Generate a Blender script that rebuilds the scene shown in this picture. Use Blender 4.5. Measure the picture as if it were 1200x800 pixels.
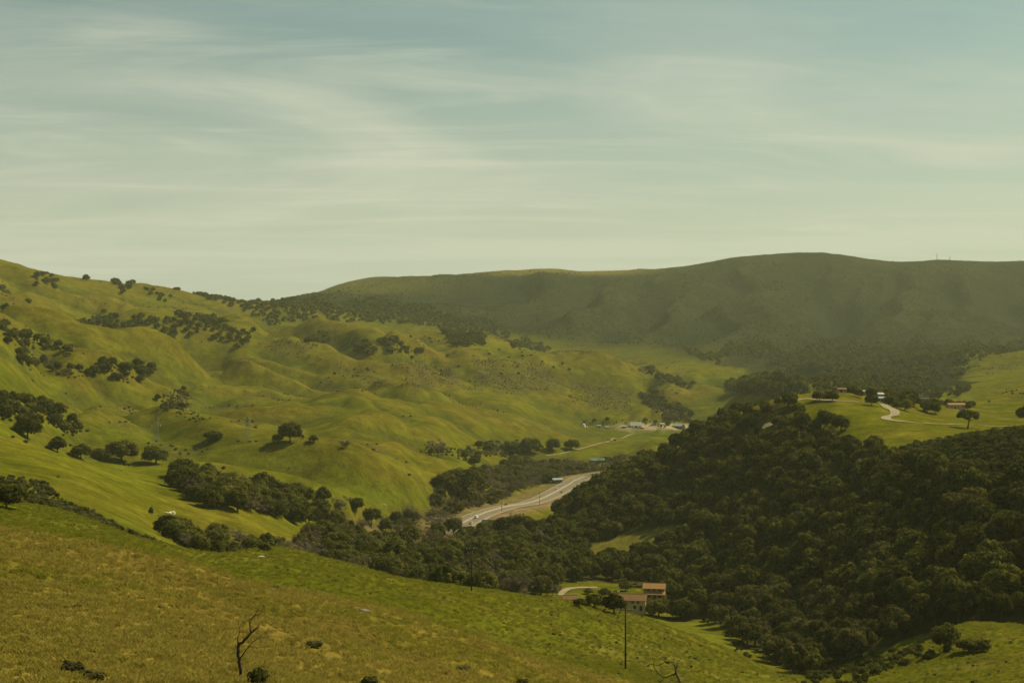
import bpy, bmesh, math, random
import numpy as np
from mathutils import Vector, Matrix, Quaternion

for o in list(bpy.data.objects): bpy.data.objects.remove(o)
scene = bpy.context.scene
COL = scene.collection
R = math.radians
random.seed(11)

# ---------------------------------------------------------------- camera, sky, sun, exposure
cam_d = bpy.data.cameras.new('camera'); cam = bpy.data.objects.new('camera', cam_d); COL.objects.link(cam)
cam_d.lens = 50; cam_d.sensor_width = 36; cam_d.clip_start = .5; cam_d.clip_end = 40000
cam.location = (0, 0, 150.0); cam.rotation_euler = (R(90), 0, 0)
scene.camera = cam

SUN_AZ, SUN_EL = R(54), R(44)           # azimuth clockwise from the viewing direction (+Y)
world = bpy.data.worlds.new('World'); scene.world = world; world.use_nodes = True
def build_world():
    nt = world.node_tree; N = nt.nodes; L = nt.links; N.clear()
    out = N.new('ShaderNodeOutputWorld'); bg = N.new('ShaderNodeBackground'); bg.inputs[1].default_value = .1
    L.new(bg.outputs[0], out.inputs[0])
    sky = N.new('ShaderNodeTexSky'); sky.sky_type = 'NISHITA'; sky.sun_disc = False
    sky.sun_elevation = SUN_EL; sky.sun_rotation = SUN_AZ; sky.altitude = 200; sky.air_density = 1.0; sky.dust_density = 2.0; sky.ozone_density = 1.0
    tint = N.new('ShaderNodeMix'); tint.data_type = 'RGBA'; tint.blend_type = 'MULTIPLY'; tint.inputs[0].default_value = 1
    L.new(sky.outputs[0], tint.inputs[6]); tint.inputs[7].default_value = SKY_TINT
    tc = N.new('ShaderNodeTexCoord'); sep = N.new('ShaderNodeSeparateXYZ'); L.new(tc.outputs['Generated'], sep.inputs[0])
    def m(op, a, b=None, c=None):
        n = N.new('ShaderNodeMath'); n.operation = op
        for k, q in enumerate((a, b, c)):
            if q is None: continue
            if isinstance(q, (int, float)): n.inputs[k].default_value = q
            else: L.new(q, n.inputs[k])
        return n.outputs[0]
    zz = m('ADD', m('MAXIMUM', sep.outputs[2], 0.0), .10)
    px = m('DIVIDE', sep.outputs[0], zz); py = m('DIVIDE', sep.outputs[1], zz)
    def streak(rot, sx, sy, scale, detail, dist, lo, hi, seed):
        cb = N.new('ShaderNodeCombineXYZ'); L.new(px, cb.inputs[0]); L.new(py, cb.inputs[1]); cb.inputs[2].default_value = seed
        mp = N.new('ShaderNodeMapping'); mp.inputs['Rotation'].default_value = (0, 0, rot); mp.inputs['Scale'].default_value = (sx, sy, 1)
        L.new(cb.outputs[0], mp.inputs[0])
        n = N.new('ShaderNodeTexNoise'); n.inputs['Scale'].default_value = scale; n.inputs['Detail'].default_value = detail; n.inputs['Roughness'].default_value = .58; n.inputs['Distortion'].default_value = dist
        L.new(mp.outputs[0], n.inputs['Vector'])
        r = N.new('ShaderNodeMapRange'); r.interpolation_type = 'SMOOTHSTEP'; r.inputs[1].default_value = lo; r.inputs[2].default_value = hi
        L.new(n.outputs[0], r.inputs[0]); return r.outputs[0]
    s1 = streak(R(10), .50, 1.0, .62, 8, .8, .40, .80, 3.9)        # long bands of high cloud
    s2 = streak(R(-24), .75, 2.6, .9, 9, 1.3, .44, .84, 13.3)     # fibrous streaks
    s3 = streak(R(20), .8, .9, .35, 3, .2, .32, .72, 8.8)         # where it thickens and thins
    a = m('MULTIPLY', m('ADD', m('MULTIPLY', s1, .85), m('MULTIPLY', s2, .6)), m('ADD', m('MULTIPLY', s3, .7), .35))
    veil = N.new('ShaderNodeMapRange'); veil.interpolation_type = 'SMOOTHSTEP'; veil.inputs[1].default_value = .30; veil.inputs[2].default_value = .0; veil.inputs[3].default_value = .02; veil.inputs[4].default_value = .80
    L.new(sep.outputs[2], veil.inputs[0])
    f = m('MINIMUM', m('ADD', m('MULTIPLY', a, .9), veil.outputs[0]), .97)
    mix = N.new('ShaderNodeMix'); mix.data_type = 'RGBA'; L.new(f, mix.inputs[0]); L.new(tint.outputs[2], mix.inputs[6]); mix.inputs[7].default_value = CLOUD
    L.new(mix.outputs[2], bg.inputs[0])
SKY_TINT = (.45, .64, .51, 1)
CLOUD = (5.7, 5.95, 4.75, 1)
build_world()

sun_d = bpy.data.lights.new('sun', 'SUN'); sun = bpy.data.objects.new('sun', sun_d); COL.objects.link(sun)
sun_d.energy = 4.8; sun_d.angle = R(.6); sun_d.color = (1.0, .90, .62)
_to = Vector((math.sin(SUN_AZ)*math.cos(SUN_EL), math.cos(SUN_AZ)*math.cos(SUN_EL), math.sin(SUN_EL)))
sun.rotation_euler = _to.to_track_quat('Z', 'Y').to_euler(); sun.location = (300, 200, 900)

vs = scene.view_settings
scene.display_settings.display_device = 'sRGB'
vs.view_transform = 'Standard'; vs.look = 'None'; vs.exposure = 0.06; vs.gamma = 1; vs.use_curve_mapping = False
scene.render.engine = 'CYCLES'
scene.cycles.use_denoising = True
scene.cycles.max_bounces = 5; scene.cycles.diffuse_bounces = 3; scene.cycles.glossy_bounces = 2; scene.cycles.transmission_bounces = 3; scene.cycles.volume_bounces = 1; scene.cycles.transparent_max_bounces = 6
scene.cycles.sample_clamp_indirect = 4

# ---------------------------------------------------------------- terrain model
FPX = 1666.667           # focal length of the photograph in its own pixels (50 mm on 36 mm, 1200 px wide)
CAM_H = 150.0
def _cp():
    P = []
    def a(*pts): P.extend(pts)
    # hill the camera stands on
    for u in (-1800, -700, -300, 0, 300, 600, 900, 1200, 1500, 2000, 3000):
        a((u, 1150, 4), (u, 1010, 14))
    a((-300,900,30),(0,905,30),(300,905,32),(600,930,35),(900,960,40),(1200,960,45),(1500,960,45))
    a((0,800,62),(300,800,86),(600,800,150),(0,700,105),(150,700,120),(300,740,125),(450,760,140),(740,840,150),(740,900,95))
    a((0,613,190),(100,632,190),(200,655,190),(330,690,190),(480,720,200),(600,760,210),(740,800,222))
    a((200,667,250),(330,701,270),(480,734,268),(600,772,258),(100,641,245),(0,618,245))
    a((733,785,258),(660,750,320),(540,715,310),(420,680,310))
    a((240,652,380),(330,645,390),(400,660,380),(480,680,375),(552,691,366),(640,701,385),(700,711,405),(740,717,420),(800,742,440),(860,768,432),(940,802,430))
    a((860,850,225),(860,905,150),(1000,850,260),(1000,925,165),(1200,880,200),(860,800,325),(940,850,300))
    a((0,598,300),(100,612,320),(180,640,380),(0,582,380),(60,590,400))
    # gully behind it and the creek
    a((190,636,460),(100,596,470),(40,572,500),(240,668,450),(330,670,480),(400,684,500))
    a((250,652,560),(330,655,600),(420,672,620),(550,698,600),(640,706,640),(745,716,640),(740,724,540),(640,712,520),(550,706,480))
    a((800,722,640),(850,745,560),(900,775,500),(940,795,465),(680,690,700))
    # meadow at the bottom of the frame on the far bank
    a((1000,800,330),(1050,788,345),(1130,728,400),(1200,735,392),(1200,800,290),(1130,748,432),(1060,770,395),(970,800,400),(1000,762,480),(1200,745,425))
    # slope with the forest
    a((700,660,780),(640,650,800),(640,622,900),(700,640,850),(700,605,905),(700,577,960),(700,600,1060))
    a((800,650,760),(800,600,850),(800,550,920),(800,521,985),(800,538,1090))
    a((760,580,920),(760,552,970),(760,570,1080))
    a((900,720,600),(900,650,680),(900,600,740),(900,550,800),(900,500,870),(900,476,930),(930,463,985),(860,488,960),(930,480,1120))
    a((1000,700,560),(1000,640,620),(1000,580,680),(1000,540,725),(1000,515,765),(1000,490,820),(1000,472,900),(1000,462,960),(1000,474,1080))
    a((1100,700,480),(1100,640,530),(1100,580,585),(1100,527,640),(1100,530,690),(1100,515,740),(1134,501,800),(1100,493,835),(1080,485,950),(1120,477,1050),(1060,466,1040),(1060,480,1200))
    a((1040,545,690),(1150,512,620))
    a((1200,700,445),(1200,640,480),(1200,570,540),(1200,507,600),(1200,514,660),(1200,497,850),(1200,484,1020),(1200,478,1150),(1200,451,1400),(1130,471,1350),(1160,478,1180),(1200,460,1600),(1120,480,1600))
    # valley floor with the highway
    a((535,616,1000),(600,591,1160),(675,564,1350),(480,630,900),(560,640,850),(420,640,780),(420,612,840))
    a((600,562,1350),(600,532,1550),(650,526,1600),(650,510,1800),(750,498,2000),(700,500,1985),(820,500,2000),(700,558,1400),(700,545,1500),(760,560,1260),(800,552,1360),(760,540,1480),(850,535,1500),(820,516,1760),(750,514,1780))
    a((900,490,1300),(1000,485,1300),(860,462,1800),(900,458,1900),(1000,456,1700),(860,450,2300),(950,445,2200),(1000,440,2300),(1000,420,2800),(1000,402,3200),(1100,440,2200),(1180,424,2350),(1130,452,1900),(1200,440,1950),(1130,415,2700),(1200,415,2700))
    # hill behind the farm
    a((700,480,2120),(700,450,2250),(650,425,2400),(700,424,2420),(760,437,2350),(800,455,2250),(840,478,2100),(760,470,2130),(700,434,2600),(640,434,2600),(700,405,3200),(760,440,2550),(800,432,2700),(800,408,3200),(870,440,2500),(870,416,3000),(650,470,2100))
    # round hills of the middle distance
    a((300,474,1500),(380,459,1600),(430,453,1650),(480,455,1650),(540,470,1650),(600,492,1650),(640,500,1700))
    a((450,490,1450),(450,520,1250),(350,517,1150),(440,545,1050),(430,580,920),(450,593,880),(520,548,1150),(540,576,1080),(510,525,1320),(560,520,1450))
    a((380,468,1750),(430,464,1790),(480,467,1790),(540,480,1780))
    a((300,548,950),(300,572,820),(300,600,720),(210,562,780),(200,602,620),(260,625,610))
    a((400,436,1950),(400,410,2200),(390,385,2500),(400,391,2650),(400,370,3000),(400,350,3800))
    a((500,444,2000),(500,415,2250),(500,390,2600),(500,397,2750),(500,375,3200),(500,345,3900))
    a((600,470,1880),(600,440,2150),(600,412,2400),(600,402,2600),(600,409,2780),(600,394,3200),(600,350,3900),(300,388,2550),(300,440,1850),(300,410,2150))
    # hills on the left
    a((0,540,600),(0,512,700),(0,470,900),(0,420,1250),(0,380,1500),(0,346,1750),(0,352,1900),(0,330,2200))
    a((100,570,560),(100,546,690),(100,540,850),(100,512,1000),(100,470,1250),(100,440,1400),(100,414,1550),(100,386,1800),(100,396,1960),(100,376,2150),(100,350,2450))
    a((50,455,1150),(50,440,1350))
    a((200,575,720),(200,546,880),(200,517,1100),(200,490,1300),(200,462,1480),(190,414,1700),(200,424,1820),(200,404,1980),(200,385,2200),(200,360,2600))
    a((250,440,1650),(250,450,1780),(150,400,1830),(280,517,1150),(280,484,1400),(280,435,1800),(280,405,2050),(280,380,2350),(280,362,2800))
    # skyline
    sky = [(-1800,240,2600),(-700,225,2500),(-300,250,2500),(0,303,2600),(50,318,2680),(100,327,2750),(180,334,2850),(240,347,3000),(280,351,3150),(322,358,3700),
           (360,347,4500),(400,334,4800),(440,325,4900),(500,326,4700),(560,319,4600),(640,315,4600),(700,318,4600),(760,315,4600),(800,313,4600),(860,302,4600),(920,298,4600),(965,296,4600),
           (1010,303,4600),(1080,306,4600),(1100,304,4600),(1150,307,4600),(1200,306,4600),(1500,310,4600),(2000,300,4600),(3000,290,4600)]
    a(*sky)
    a((-300,290,3000),(0,325,3000),(50,338,3050),(100,346,3100),(180,352,3200),(240,361,3350))
    for u, v, d in sky:
        if d > 3500: a((u, v+14, d*1.12))
        a((u, v+45, 7500))
    for u in (700,800,900,1000,1100,1200):
        a((u, 372 if u<900 else 368, 3700), (u, 340 if u < 850 else 332, 4150))
    # beyond the frame
    a((-300,780,60),(-300,600,150),(-300,555,330),(-300,470,700),(-300,400,1250),(-300,320,1750))
    a((-1500,780,60),(-1500,600,150),(-1500,540,330),(-1500,440,700),(-1500,360,1250),(-1500,300,1750))
    for u in (1500, 2600):
        a((u,800,270),(u,700,420),(u,560,530),(u,480,620),(u,485,850),(u,440,1400),(u,420,2300),(u,395,3200),(u,350,3900))
    return np.array(P, float)

def _perm(seed):
    r = np.random.RandomState(seed); p = r.permutation(256); return np.concatenate([p, p])
_PERM = _perm(7)
def noise2(x, y):
    xi = np.floor(x).astype(int); yi = np.floor(y).astype(int)
    xf = x - xi; yf = y - yi; xi &= 255; yi &= 255
    def g(ix, iy, fx, fy):
        h = _PERM[_PERM[ix & 255] + (iy & 255)] * (2*np.pi/256)
        return np.cos(h)*fx + np.sin(h)*fy
    u = xf*xf*xf*(xf*(xf*6-15)+10); v = yf*yf*yf*(yf*(yf*6-15)+10)
    a = g(xi, yi, xf, yf); b = g(xi+1, yi, xf-1, yf); c = g(xi, yi+1, xf, yf-1); d = g(xi+1, yi+1, xf-1, yf-1)
    return ((a*(1-u)+b*u)*(1-v) + (c*(1-u)+d*u)*v)*1.5
def fbm(x, y, o=4, gain=.5):
    s = 0; A = 1
    for i in range(o):
        s = s + A*noise2(x+17.3*i, y-9.1*i); x = x*2.03; y = y*2.03; A *= gain
    return s
def smooth(a, b, x):
    t = np.clip((x-a)/(b-a), 0, 1); return t*t*(3-2*t)

class Terrain:
    KU, KS = 1/100.0, 8.0
    def __init__(self):
        P = _cp()
        X = np.c_[np.sign(P[:,0]-600)*self.warp(np.abs(P[:,0]-600)), np.log(P[:,2])*self.KS]
        n = len(X)
        D = np.hypot(X[:,None,0]-X[None,:,0], X[:,None,1]-X[None,:,1])
        K = self.phi(D) + np.eye(n)*0.02
        A = np.zeros((n+3, n+3)); A[:n,:n] = K; A[:n,n] = 1; A[:n,n+1:] = X; A[n:,:n] = A[:n,n:].T
        self.w = np.linalg.solve(A, np.r_[P[:,1], 0,0,0]); self.X = X
        # columns (pixels of the photo) and rows (log depth)
        side = np.cumsum(np.linspace(3, 90, 54))
        self.U = np.r_[(-60-side)[::-1], np.arange(-60, 1261, 2.0), 1260+side]
        near = np.geomspace(3, 50, 26)[:-1]; far = np.geomspace(50, 6000, 660); out = np.geomspace(6000, 7600, 8)[1:]
        self.Dp = np.r_[near, far, out]; self.L = np.log(self.Dp)
        # spline on a coarse grid, then bilinear
        uc = np.r_[self.U[0]:-60:24j, np.arange(-60,1261,6.0), 1260:self.U[-1]:24j]; uc = np.unique(uc)
        lc = np.linspace(self.L[0], self.L[-1], 300)
        UU, LL = np.meshgrid(uc, lc, indexing='ij')
        q = np.c_[(np.sign(UU-600)*self.warp(np.abs(UU-600))).ravel(), LL.ravel()*self.KS]
        V = np.empty(len(q))
        for i in range(0, len(q), 8000):
            d = np.hypot(q[i:i+8000,None,0]-X[None,:,0], q[i:i+8000,None,1]-X[None,:,1])
            V[i:i+8000] = self.phi(d)@self.w[:n] + self.w[n] + q[i:i+8000]@self.w[n+1:]
        V = V.reshape(UU.shape)
        V = np.array([np.interp(self.L, lc, r) for r in V])              # rows
        V = np.array([np.interp(self.U, uc, V[:,j]) for j in range(V.shape[1])]).T
        k = np.array([1,2,3,2,1])/9.
        m = np.pad(V, ((2,2),(0,0)), mode='edge'); Vs = sum(k[i]*m[i:i+len(V)] for i in range(5))
        inner = (self.U > -50) & (self.U < 1250); V[inner] = Vs[inner]
        UU, DD = np.meshgrid(self.U, self.Dp, indexing='ij')
        self.Xw = (UU-600)/FPX*DD; self.Yw = DD
        Z = CAM_H - (V-400)/FPX*DD
        x, y = self.Xw, self.Yw
        # relief: rounded spurs and gullies, finer lumps, steep ravines on the far range
        wx = x + 90*fbm(x/420, y/420, 2); wy = y + 90*fbm(x/420+5, y/420+8, 2)
        amp = smooth(500, 1300, y)*(1-.8*smooth(2250, 2700, y))*(1-smooth(2900, 3400, y))
        amp = amp*(1-.93*smooth(640, 760, UU)*(1-smooth(1150, 1400, y)))*(1-.95*smooth(760, 820, UU)*(1-smooth(2050, 2350, y)))
        valley = np.exp(-(((UU-640)/110)**2)) * smooth(900,1100,y)*(1-smooth(1950,2100,y))
        amp = amp*(1-.95*np.clip(valley*1.6,0,1))
        rid = 2.2*np.sqrt(fbm(wx/300+3, wy/380, 3, .42)**2+.004)
        Z += amp*23*(rid-.6)
        rid2 = 2.2*np.sqrt(fbm((wx*.8+wy*.3)/130+9, (wy-.4*wx)/210+1, 2, .42)**2+.004)
        Z += amp*10.5*(rid2-.6)
        rid3 = 2.2*np.sqrt(fbm((wx*.9-wy*.25)/62+2, (wy+.3*wx)/105+7, 2, .42)**2+.006)
        Z += amp*4.6*(rid3-.6)
        far_ = smooth(3150, 3700, y)*smooth(260, 420, UU)
        rv = 1-2*np.abs(fbm((x-.25*y+70*noise2(x/300,y/300))/290, y/1500+3, 2, .4))
        rv = np.minimum(rv, .75); self.rv = rv
        rv2 = 1-2*np.abs(fbm((x-.3*y+40*noise2(x/200,y/200))/150+4, y/700+3, 2, .4))
        Z += far_*(66*(rv-.4)+14*(rv2-.4))*(1-.95*smooth(4050, 4560, y))
        nearm = smooth(25, 90, y)*(1-smooth(420, 600, y))
        Z += nearm*(.9*fbm(x/34, y/34, 3) + .22*fbm(x/6.5+3, y/6.5, 3))
        Z += smooth(200, 500, y)*1.3*fbm(x/60+20, y/60, 4)
        self.Z = Z; self.V = 400 - (Z-CAM_H)/DD*FPX
    @staticmethod
    def warp(a): return np.where(a < 700, a/100.0, 7+np.log1p(np.maximum(a-700, 0)/400.)*4)
    @staticmethod
    def phi(r): return r*r*np.log(r+1e-9)
    def finish(self):
        self.V = 400 - (self.Z-CAM_H)/self.Yw*FPX
        self.vmin = np.minimum.accumulate(self.V, axis=1)
    def idx(self, u, d):
        fi = np.interp(u, self.U, np.arange(len(self.U))); fj = np.interp(np.log(np.maximum(d, 1)), self.L, np.arange(len(self.L)))
        i = np.clip(fi.astype(int) if hasattr(fi,'astype') else int(fi), 0, len(self.U)-2); j = np.clip(fj.astype(int) if hasattr(fj,'astype') else int(fj), 0, len(self.L)-2)
        return i, j, fi-i, fj-j
    def height(self, x, y):
        y = np.maximum(np.asarray(y, float), 1.0); u = 600+FPX*np.asarray(x, float)/y
        i, j, a, b = self.idx(u, y); Z = self.Z
        return (Z[i,j]*(1-a)+Z[i+1,j]*a)*(1-b) + (Z[i,j+1]*(1-a)+Z[i+1,j+1]*a)*b
    def hit(self, u, v, dmin=0):
        """first ground point seen along the ray of a photo pixel"""
        i, _, a, _ = self.idx(float(u), 100.)
        col = self.V[i]*(1-a)+self.V[i+1]*a
        ok = np.where((col <= v) & (self.Dp > max(dmin, 20)))[0]
        if not len(ok): return None
        j = ok[0]
        if j and col[j-1] > v and self.Dp[j-1] > dmin:
            t = (col[j-1]-v)/(col[j-1]-col[j]); d = self.Dp[j-1]+(self.Dp[j]-self.Dp[j-1])*t
        else: d = self.Dp[j]
        x = (u-600)/FPX*d
        return x, d, float(self.height(x, d))
# ---------------------------------------------------------------- helpers
def tag(o, label=None, cat=None, group=None, kind=None):
    if label: o['label'] = label
    if cat: o['category'] = cat
    if group: o['group'] = group
    if kind: o['kind'] = kind
    return o
def empty(name, loc, rz=0, parent=None):
    o = bpy.data.objects.new(name, None); COL.objects.link(o); o.location = loc; o.rotation_euler = (0, 0, rz); o.empty_display_size = .3
    if parent: o.parent = parent
    return o
def inst(name, mesh, parent=None, loc=(0,0,0), rz=0, scl=None):
    o = bpy.data.objects.new(name, mesh); COL.objects.link(o); o.location = loc; o.rotation_euler = (0, 0, rz)
    if scl is not None: o.scale = scl if hasattr(scl, '__len__') else (scl,)*3
    if parent: o.parent = parent
    return o
class MB:
    def __init__(s): s.v = []; s.f = []; s.m = []
    def add(s, vs_, fs, mi=0):
        n = len(s.v); s.v += [tuple(p) for p in vs_]; s.f += [tuple(n+i for i in f) for f in fs]; s.m += [mi]*len(fs); return s
    def box(s, c, size, rz=0, mi=0, M=None):
        hx, hy, hz = size[0]/2, size[1]/2, size[2]/2
        P = [Vector((x, y, z)) for x in (-hx, hx) for y in (-hy, hy) for z in (-hz, hz)]
        Q = Matrix.Rotation(rz, 3, 'Z') if M is None else M
        P = [Q@p + Vector(c) for p in P]
        return s.add(P, [(0,1,3,2),(4,6,7,5),(0,4,5,1),(2,3,7,6),(0,2,6,4),(1,5,7,3)], mi)
    def bar(s, a, b, w, mi=0, w2=None):
        a, b = Vector(a), Vector(b); d = (b-a); 
        if d.length < 1e-6: return s
        q = d.to_track_quat('Z', 'Y'); w2 = w if w2 is None else w2
        P = []
        for base, ww in ((a, w), (b, w2)):
            for x, y in ((-1,-1),(1,-1),(1,1),(-1,1)): P.append(base + q@Vector((x*ww/2, y*ww/2, 0)))
        return s.add(P, [(3,2,1,0),(4,5,6,7),(0,1,5,4),(1,2,6,5),(2,3,7,6),(3,0,4,7)], mi)
    def tube(s, pts, rad, n=6, mi=0):
        pts = [Vector(p) for p in pts]; rings = []; up = Vector((.13, .31, .94))
        for i, p in enumerate(pts):
            d = (pts[min(i+1, len(pts)-1)]-pts[max(i-1, 0)]).normalized()
            x = d.cross(up); x = x.normalized() if x.length > .05 else Vector((1,0,0)); y = d.cross(x)
            rings.append([p + (x*math.cos(2*math.pi*k/n)+y*math.sin(2*math.pi*k/n))*rad[i] for k in range(n)])
        V = [q for r in rings for q in r]; F = []
        for i in range(len(pts)-1):
            for k in range(n): F.append((i*n+k, i*n+(k+1)%n, (i+1)*n+(k+1)%n, (i+1)*n+k))
        F.append(tuple(range(n))[::-1]); F.append(tuple((len(pts)-1)*n+k for k in range(n)))
        return s.add(V, F, mi)
    def mesh(s, name, mats, smooth=False):
        me = bpy.data.meshes.new(name); me.from_pydata(s.v, [], s.f)
        for m_ in (mats if isinstance(mats, (list, tuple)) else [mats]): me.materials.append(m_)
        me.polygons.foreach_set('material_index', s.m)
        if smooth: me.polygons.foreach_set('use_smooth', [True]*len(s.f))
        me.validate(); me.update(); return me
    def build(s, name, mats, parent=None, loc=(0,0,0), rz=0, smooth=False):
        return inst(name, s.mesh(name, mats, smooth), parent, loc, rz)

# ---------------------------------------------------------------- materials
def mat_base(name):
    m = bpy.data.materials.new(name); m.use_nodes = True; nt = m.node_tree; nt.nodes.clear()
    return m, nt, nt.nodes, nt.links
def nd(N, t, **kw):
    n = N.new(t)
    for k, v in kw.items(): setattr(n, k, v)
    return n
def mixc(N, L, fac, a, b, bt='MIX'):
    n = nd(N, 'ShaderNodeMix', data_type='RGBA', blend_type=bt)
    for k, q in ((0, fac), (6, a), (7, b)):
        if isinstance(q, (int, float)): n.inputs[k].default_value = q
        elif isinstance(q, tuple): n.inputs[k].default_value = (*q, 1) if len(q) == 3 else q
        else: L.new(q, n.inputs[k])
    return n.outputs[2]
def noise_n(N, L, vec, scale, detail=3, rough=.55):
    n = N.new('ShaderNodeTexNoise'); n.inputs['Scale'].default_value = scale; n.inputs['Detail'].default_value = detail; n.inputs['Roughness'].default_value = rough
    L.new(vec, n.inputs['Vector']); return n.outputs[0]
def maprange(N, L, val, a, b, c, d):
    n = N.new('ShaderNodeMapRange'); L.new(val, n.inputs[0])
    for k, q in enumerate((a, b, c, d)): n.inputs[k+1].default_value = q
    return n.outputs[0]
def plain(name, col, rough=.75, var=.18, scale=1.2, metal=0, bump=0):
    m, nt, N, L = mat_base(name); out = N.new('ShaderNodeOutputMaterial'); b = N.new('ShaderNodeBsdfPrincipled'); L.new(b.outputs[0], out.inputs[0])
    tc = N.new('ShaderNodeTexCoord'); n = noise_n(N, L, tc.outputs['Object'], scale, 5, .6)
    k = maprange(N, L, n, .25, .75, 1-var, 1+var)
    L.new(mixc(N, L, 1.0, tuple(col), k, 'MULTIPLY'), b.inputs['Base Color'])
    b.inputs['Roughness'].default_value = rough; b.inputs['Metallic'].default_value = metal; b.inputs['Specular IOR Level'].default_value = .25
    return m
def foliage(name, dark, light, trans=.18):
    m, nt, N, L = mat_base(name); out = N.new('ShaderNodeOutputMaterial')
    at = nd(N, 'ShaderNodeAttribute', attribute_name='tone'); oi = N.new('ShaderNodeObjectInfo')
    c = mixc(N, L, at.outputs['Fac'], dark, light)
    c = mixc(N, L, 1.0, c, maprange(N, L, oi.outputs['Random'], 0, 1, .68, 1.32), 'MULTIPLY')
    w = nd(N, 'ShaderNodeMath', operation='MULTIPLY'); L.new(oi.outputs['Random'], w.inputs[0]); w.inputs[1].default_value = 7.31
    fr = nd(N, 'ShaderNodeMath', operation='FRACT'); L.new(w.outputs[0], fr.inputs[0])
    c = mixc(N, L, maprange(N, L, fr.outputs[0], .55, 1, 0, .55), c, mixc(N, L, 1.0, c, (1.30, 1.12, .80), 'MULTIPLY'))
    d = N.new('ShaderNodeBsdfDiffuse'); t = N.new('ShaderNodeBsdfTranslucent'); mx = N.new('ShaderNodeMixShader'); mx.inputs[0].default_value = trans
    L.new(c, d.inputs[0]); L.new(c, t.inputs[0]); L.new(d.outputs[0], mx.inputs[1]); L.new(t.outputs[0], mx.inputs[2]); L.new(mx.outputs[0], out.inputs[0])
    return m
M = {}
M['oak'] = foliage('oak_leaves', (.048, .054, .012), (.205, .192, .038), .4)
M['brown'] = foliage('brown_oak_leaves', (.062, .058, .017), (.19, .168, .046), .4)
M['light'] = foliage('light_leaves', (.085, .092, .015), (.19, .175, .032), .4)
M['twig'] = foliage('bare_twigs', (.13, .106, .064), (.27, .22, .135), .3)
M['scrub'] = foliage('scrub_leaves', (.060, .064, .017), (.145, .140, .036), .3)
M['sage'] = foliage('grey_brush', (.110, .104, .040), (.20, .180, .070), .4)
M['farbrush'] = foliage('far_brush_leaves', (.042, .045, .017), (.080, .076, .028), .2)
M['gum'] = foliage('gum_leaves', (.030, .040, .018), (.070, .082, .032))
M['bark'] = plain('bark', (.085, .066, .046), .9, .3, 3)
M['deadwood'] = plain('dead_wood', (.055, .036, .022), .9, .4, 5)
M['palewood'] = plain('weathered_branch', (.17, .135, .09), .9, .4, 4)
M['polewood'] = plain('creosoted_wood', (.045, .032, .022), .85, .3, 4)
M['steel'] = plain('galvanised_steel', (.24, .235, .20), .5, .1, 1, .3)
M['asphalt'] = plain('asphalt', (.19, .148, .094), .9, .22, .15)
M['shoulder'] = plain('concrete', (.38, .31, .20), .85, .2, .2)
M['paint'] = plain('road_paint', (.40, .34, .24), .7, .15, .5)
M['dirt'] = plain('pale_dirt', (.29, .225, .125), .95, .25, .12)
M['cream'] = plain('cream_stucco', (.50, .38, .17), .85, .12, .8)
M['tan'] = plain('tan_board_wall', (.30, .21, .11), .85, .15, .8)
M['tile_o'] = plain('terracotta_tiles', (.35, .175, .05), .85, .22, 1.4)
M['tile_b'] = plain('brown_tiles', (.22, .11, .042), .85, .22, 1.4)
M['white'] = plain('white_paint', (.74, .70, .58), .7, .08, .6)
M['metalroof'] = plain('pale_metal_roof', (.56, .50, .38), .5, .08, .5)
M['blueroof'] = plain('blue_grey_metal_roof', (.36, .40, .40), .45, .1, .5)
M['darkwall'] = plain('dark_board_wall', (.05, .052, .045), .85, .15, .8)
M['greenwall'] = plain('dark_green_boards', (.045, .060, .045), .8, .2, .8)
M['glass'] = plain('dark_window', (.022, .022, .022), .25, .1, 1)
M['pink'] = plain('salmon_stucco', (.55, .33, .20), .85, .12, .8)
M['slate'] = plain('slate_blue_boards', (.10, .12, .125), .8, .15, .8)
M['greenroof'] = plain('green_sheet_roof', (.13, .20, .155), .6, .12, .5)
M['rock'] = plain('bleached_rock', (.72, .62, .42), .9, .2, 1.2)
M['stone'] = plain('grey_stone', (.36, .32, .23), .9, .25, 1.5)
M['rubber'] = plain('rubber', (.02, .02, .02), .9, .1, 3)
M['cow'] = plain('black_hide', (.022, .018, .014), .8, .2, 3)
M['carwhite'] = plain('white_car_paint', (.75, .74, .70), .3, .03, 1)
M['cardark'] = plain('dark_car_paint', (.05, .05, .055), .3, .05, 1)
M['carsilver'] = plain('silver_car_paint', (.40, .40, .39), .3, .05, 1)

# ---------------------------------------------------------------- the ground
T = Terrain()
def ease_line(pts, step):
    P = [np.array(p, float) for p in pts]; P = [2*P[0]-P[1]] + P + [2*P[-1]-P[-2]]; out = []
    for i in range(1, len(P)-2):
        a, b, c, d = P[i-1:i+3]; n = max(2, int(np.linalg.norm(c-b)/step))
        for k in range(n):
            t = k/n; out.append(.5*((2*b)+(-a+c)*t+(2*a-5*b+4*c-d)*t*t+(-a+3*b-3*c+d)*t**3))
    out.append(P[-2]); return np.array(out)
T.finish()
def road_line(pix, step):
    """plan of a road whose points are given as photo pixel and distance"""
    return ease_line([((u-600)/FPX*d, d) for u, d in pix], step)
def carve(line, z, half, blend):
    X, Y = T.Xw, T.Yw
    x0, x1, y0, y1 = line[:,0].min()-half-blend, line[:,0].max()+half+blend, line[:,1].min()-half-blend, line[:,1].max()+half+blend
    I = np.where((X > x0) & (X < x1) & (Y > y0) & (Y < y1)); px, py = X[I], Y[I]
    best = np.full(len(px), 1e9); bz = np.zeros(len(px))
    for (ax, ay), zz in zip(line, z):
        d = np.hypot(px-ax, py-ay); k = d < best; best[k] = d[k]; bz[k] = zz
    w = 1-smooth(half, half+blend, best); T.Z[I] = T.Z[I]*(1-w)+bz*w
    return I, best
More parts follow.
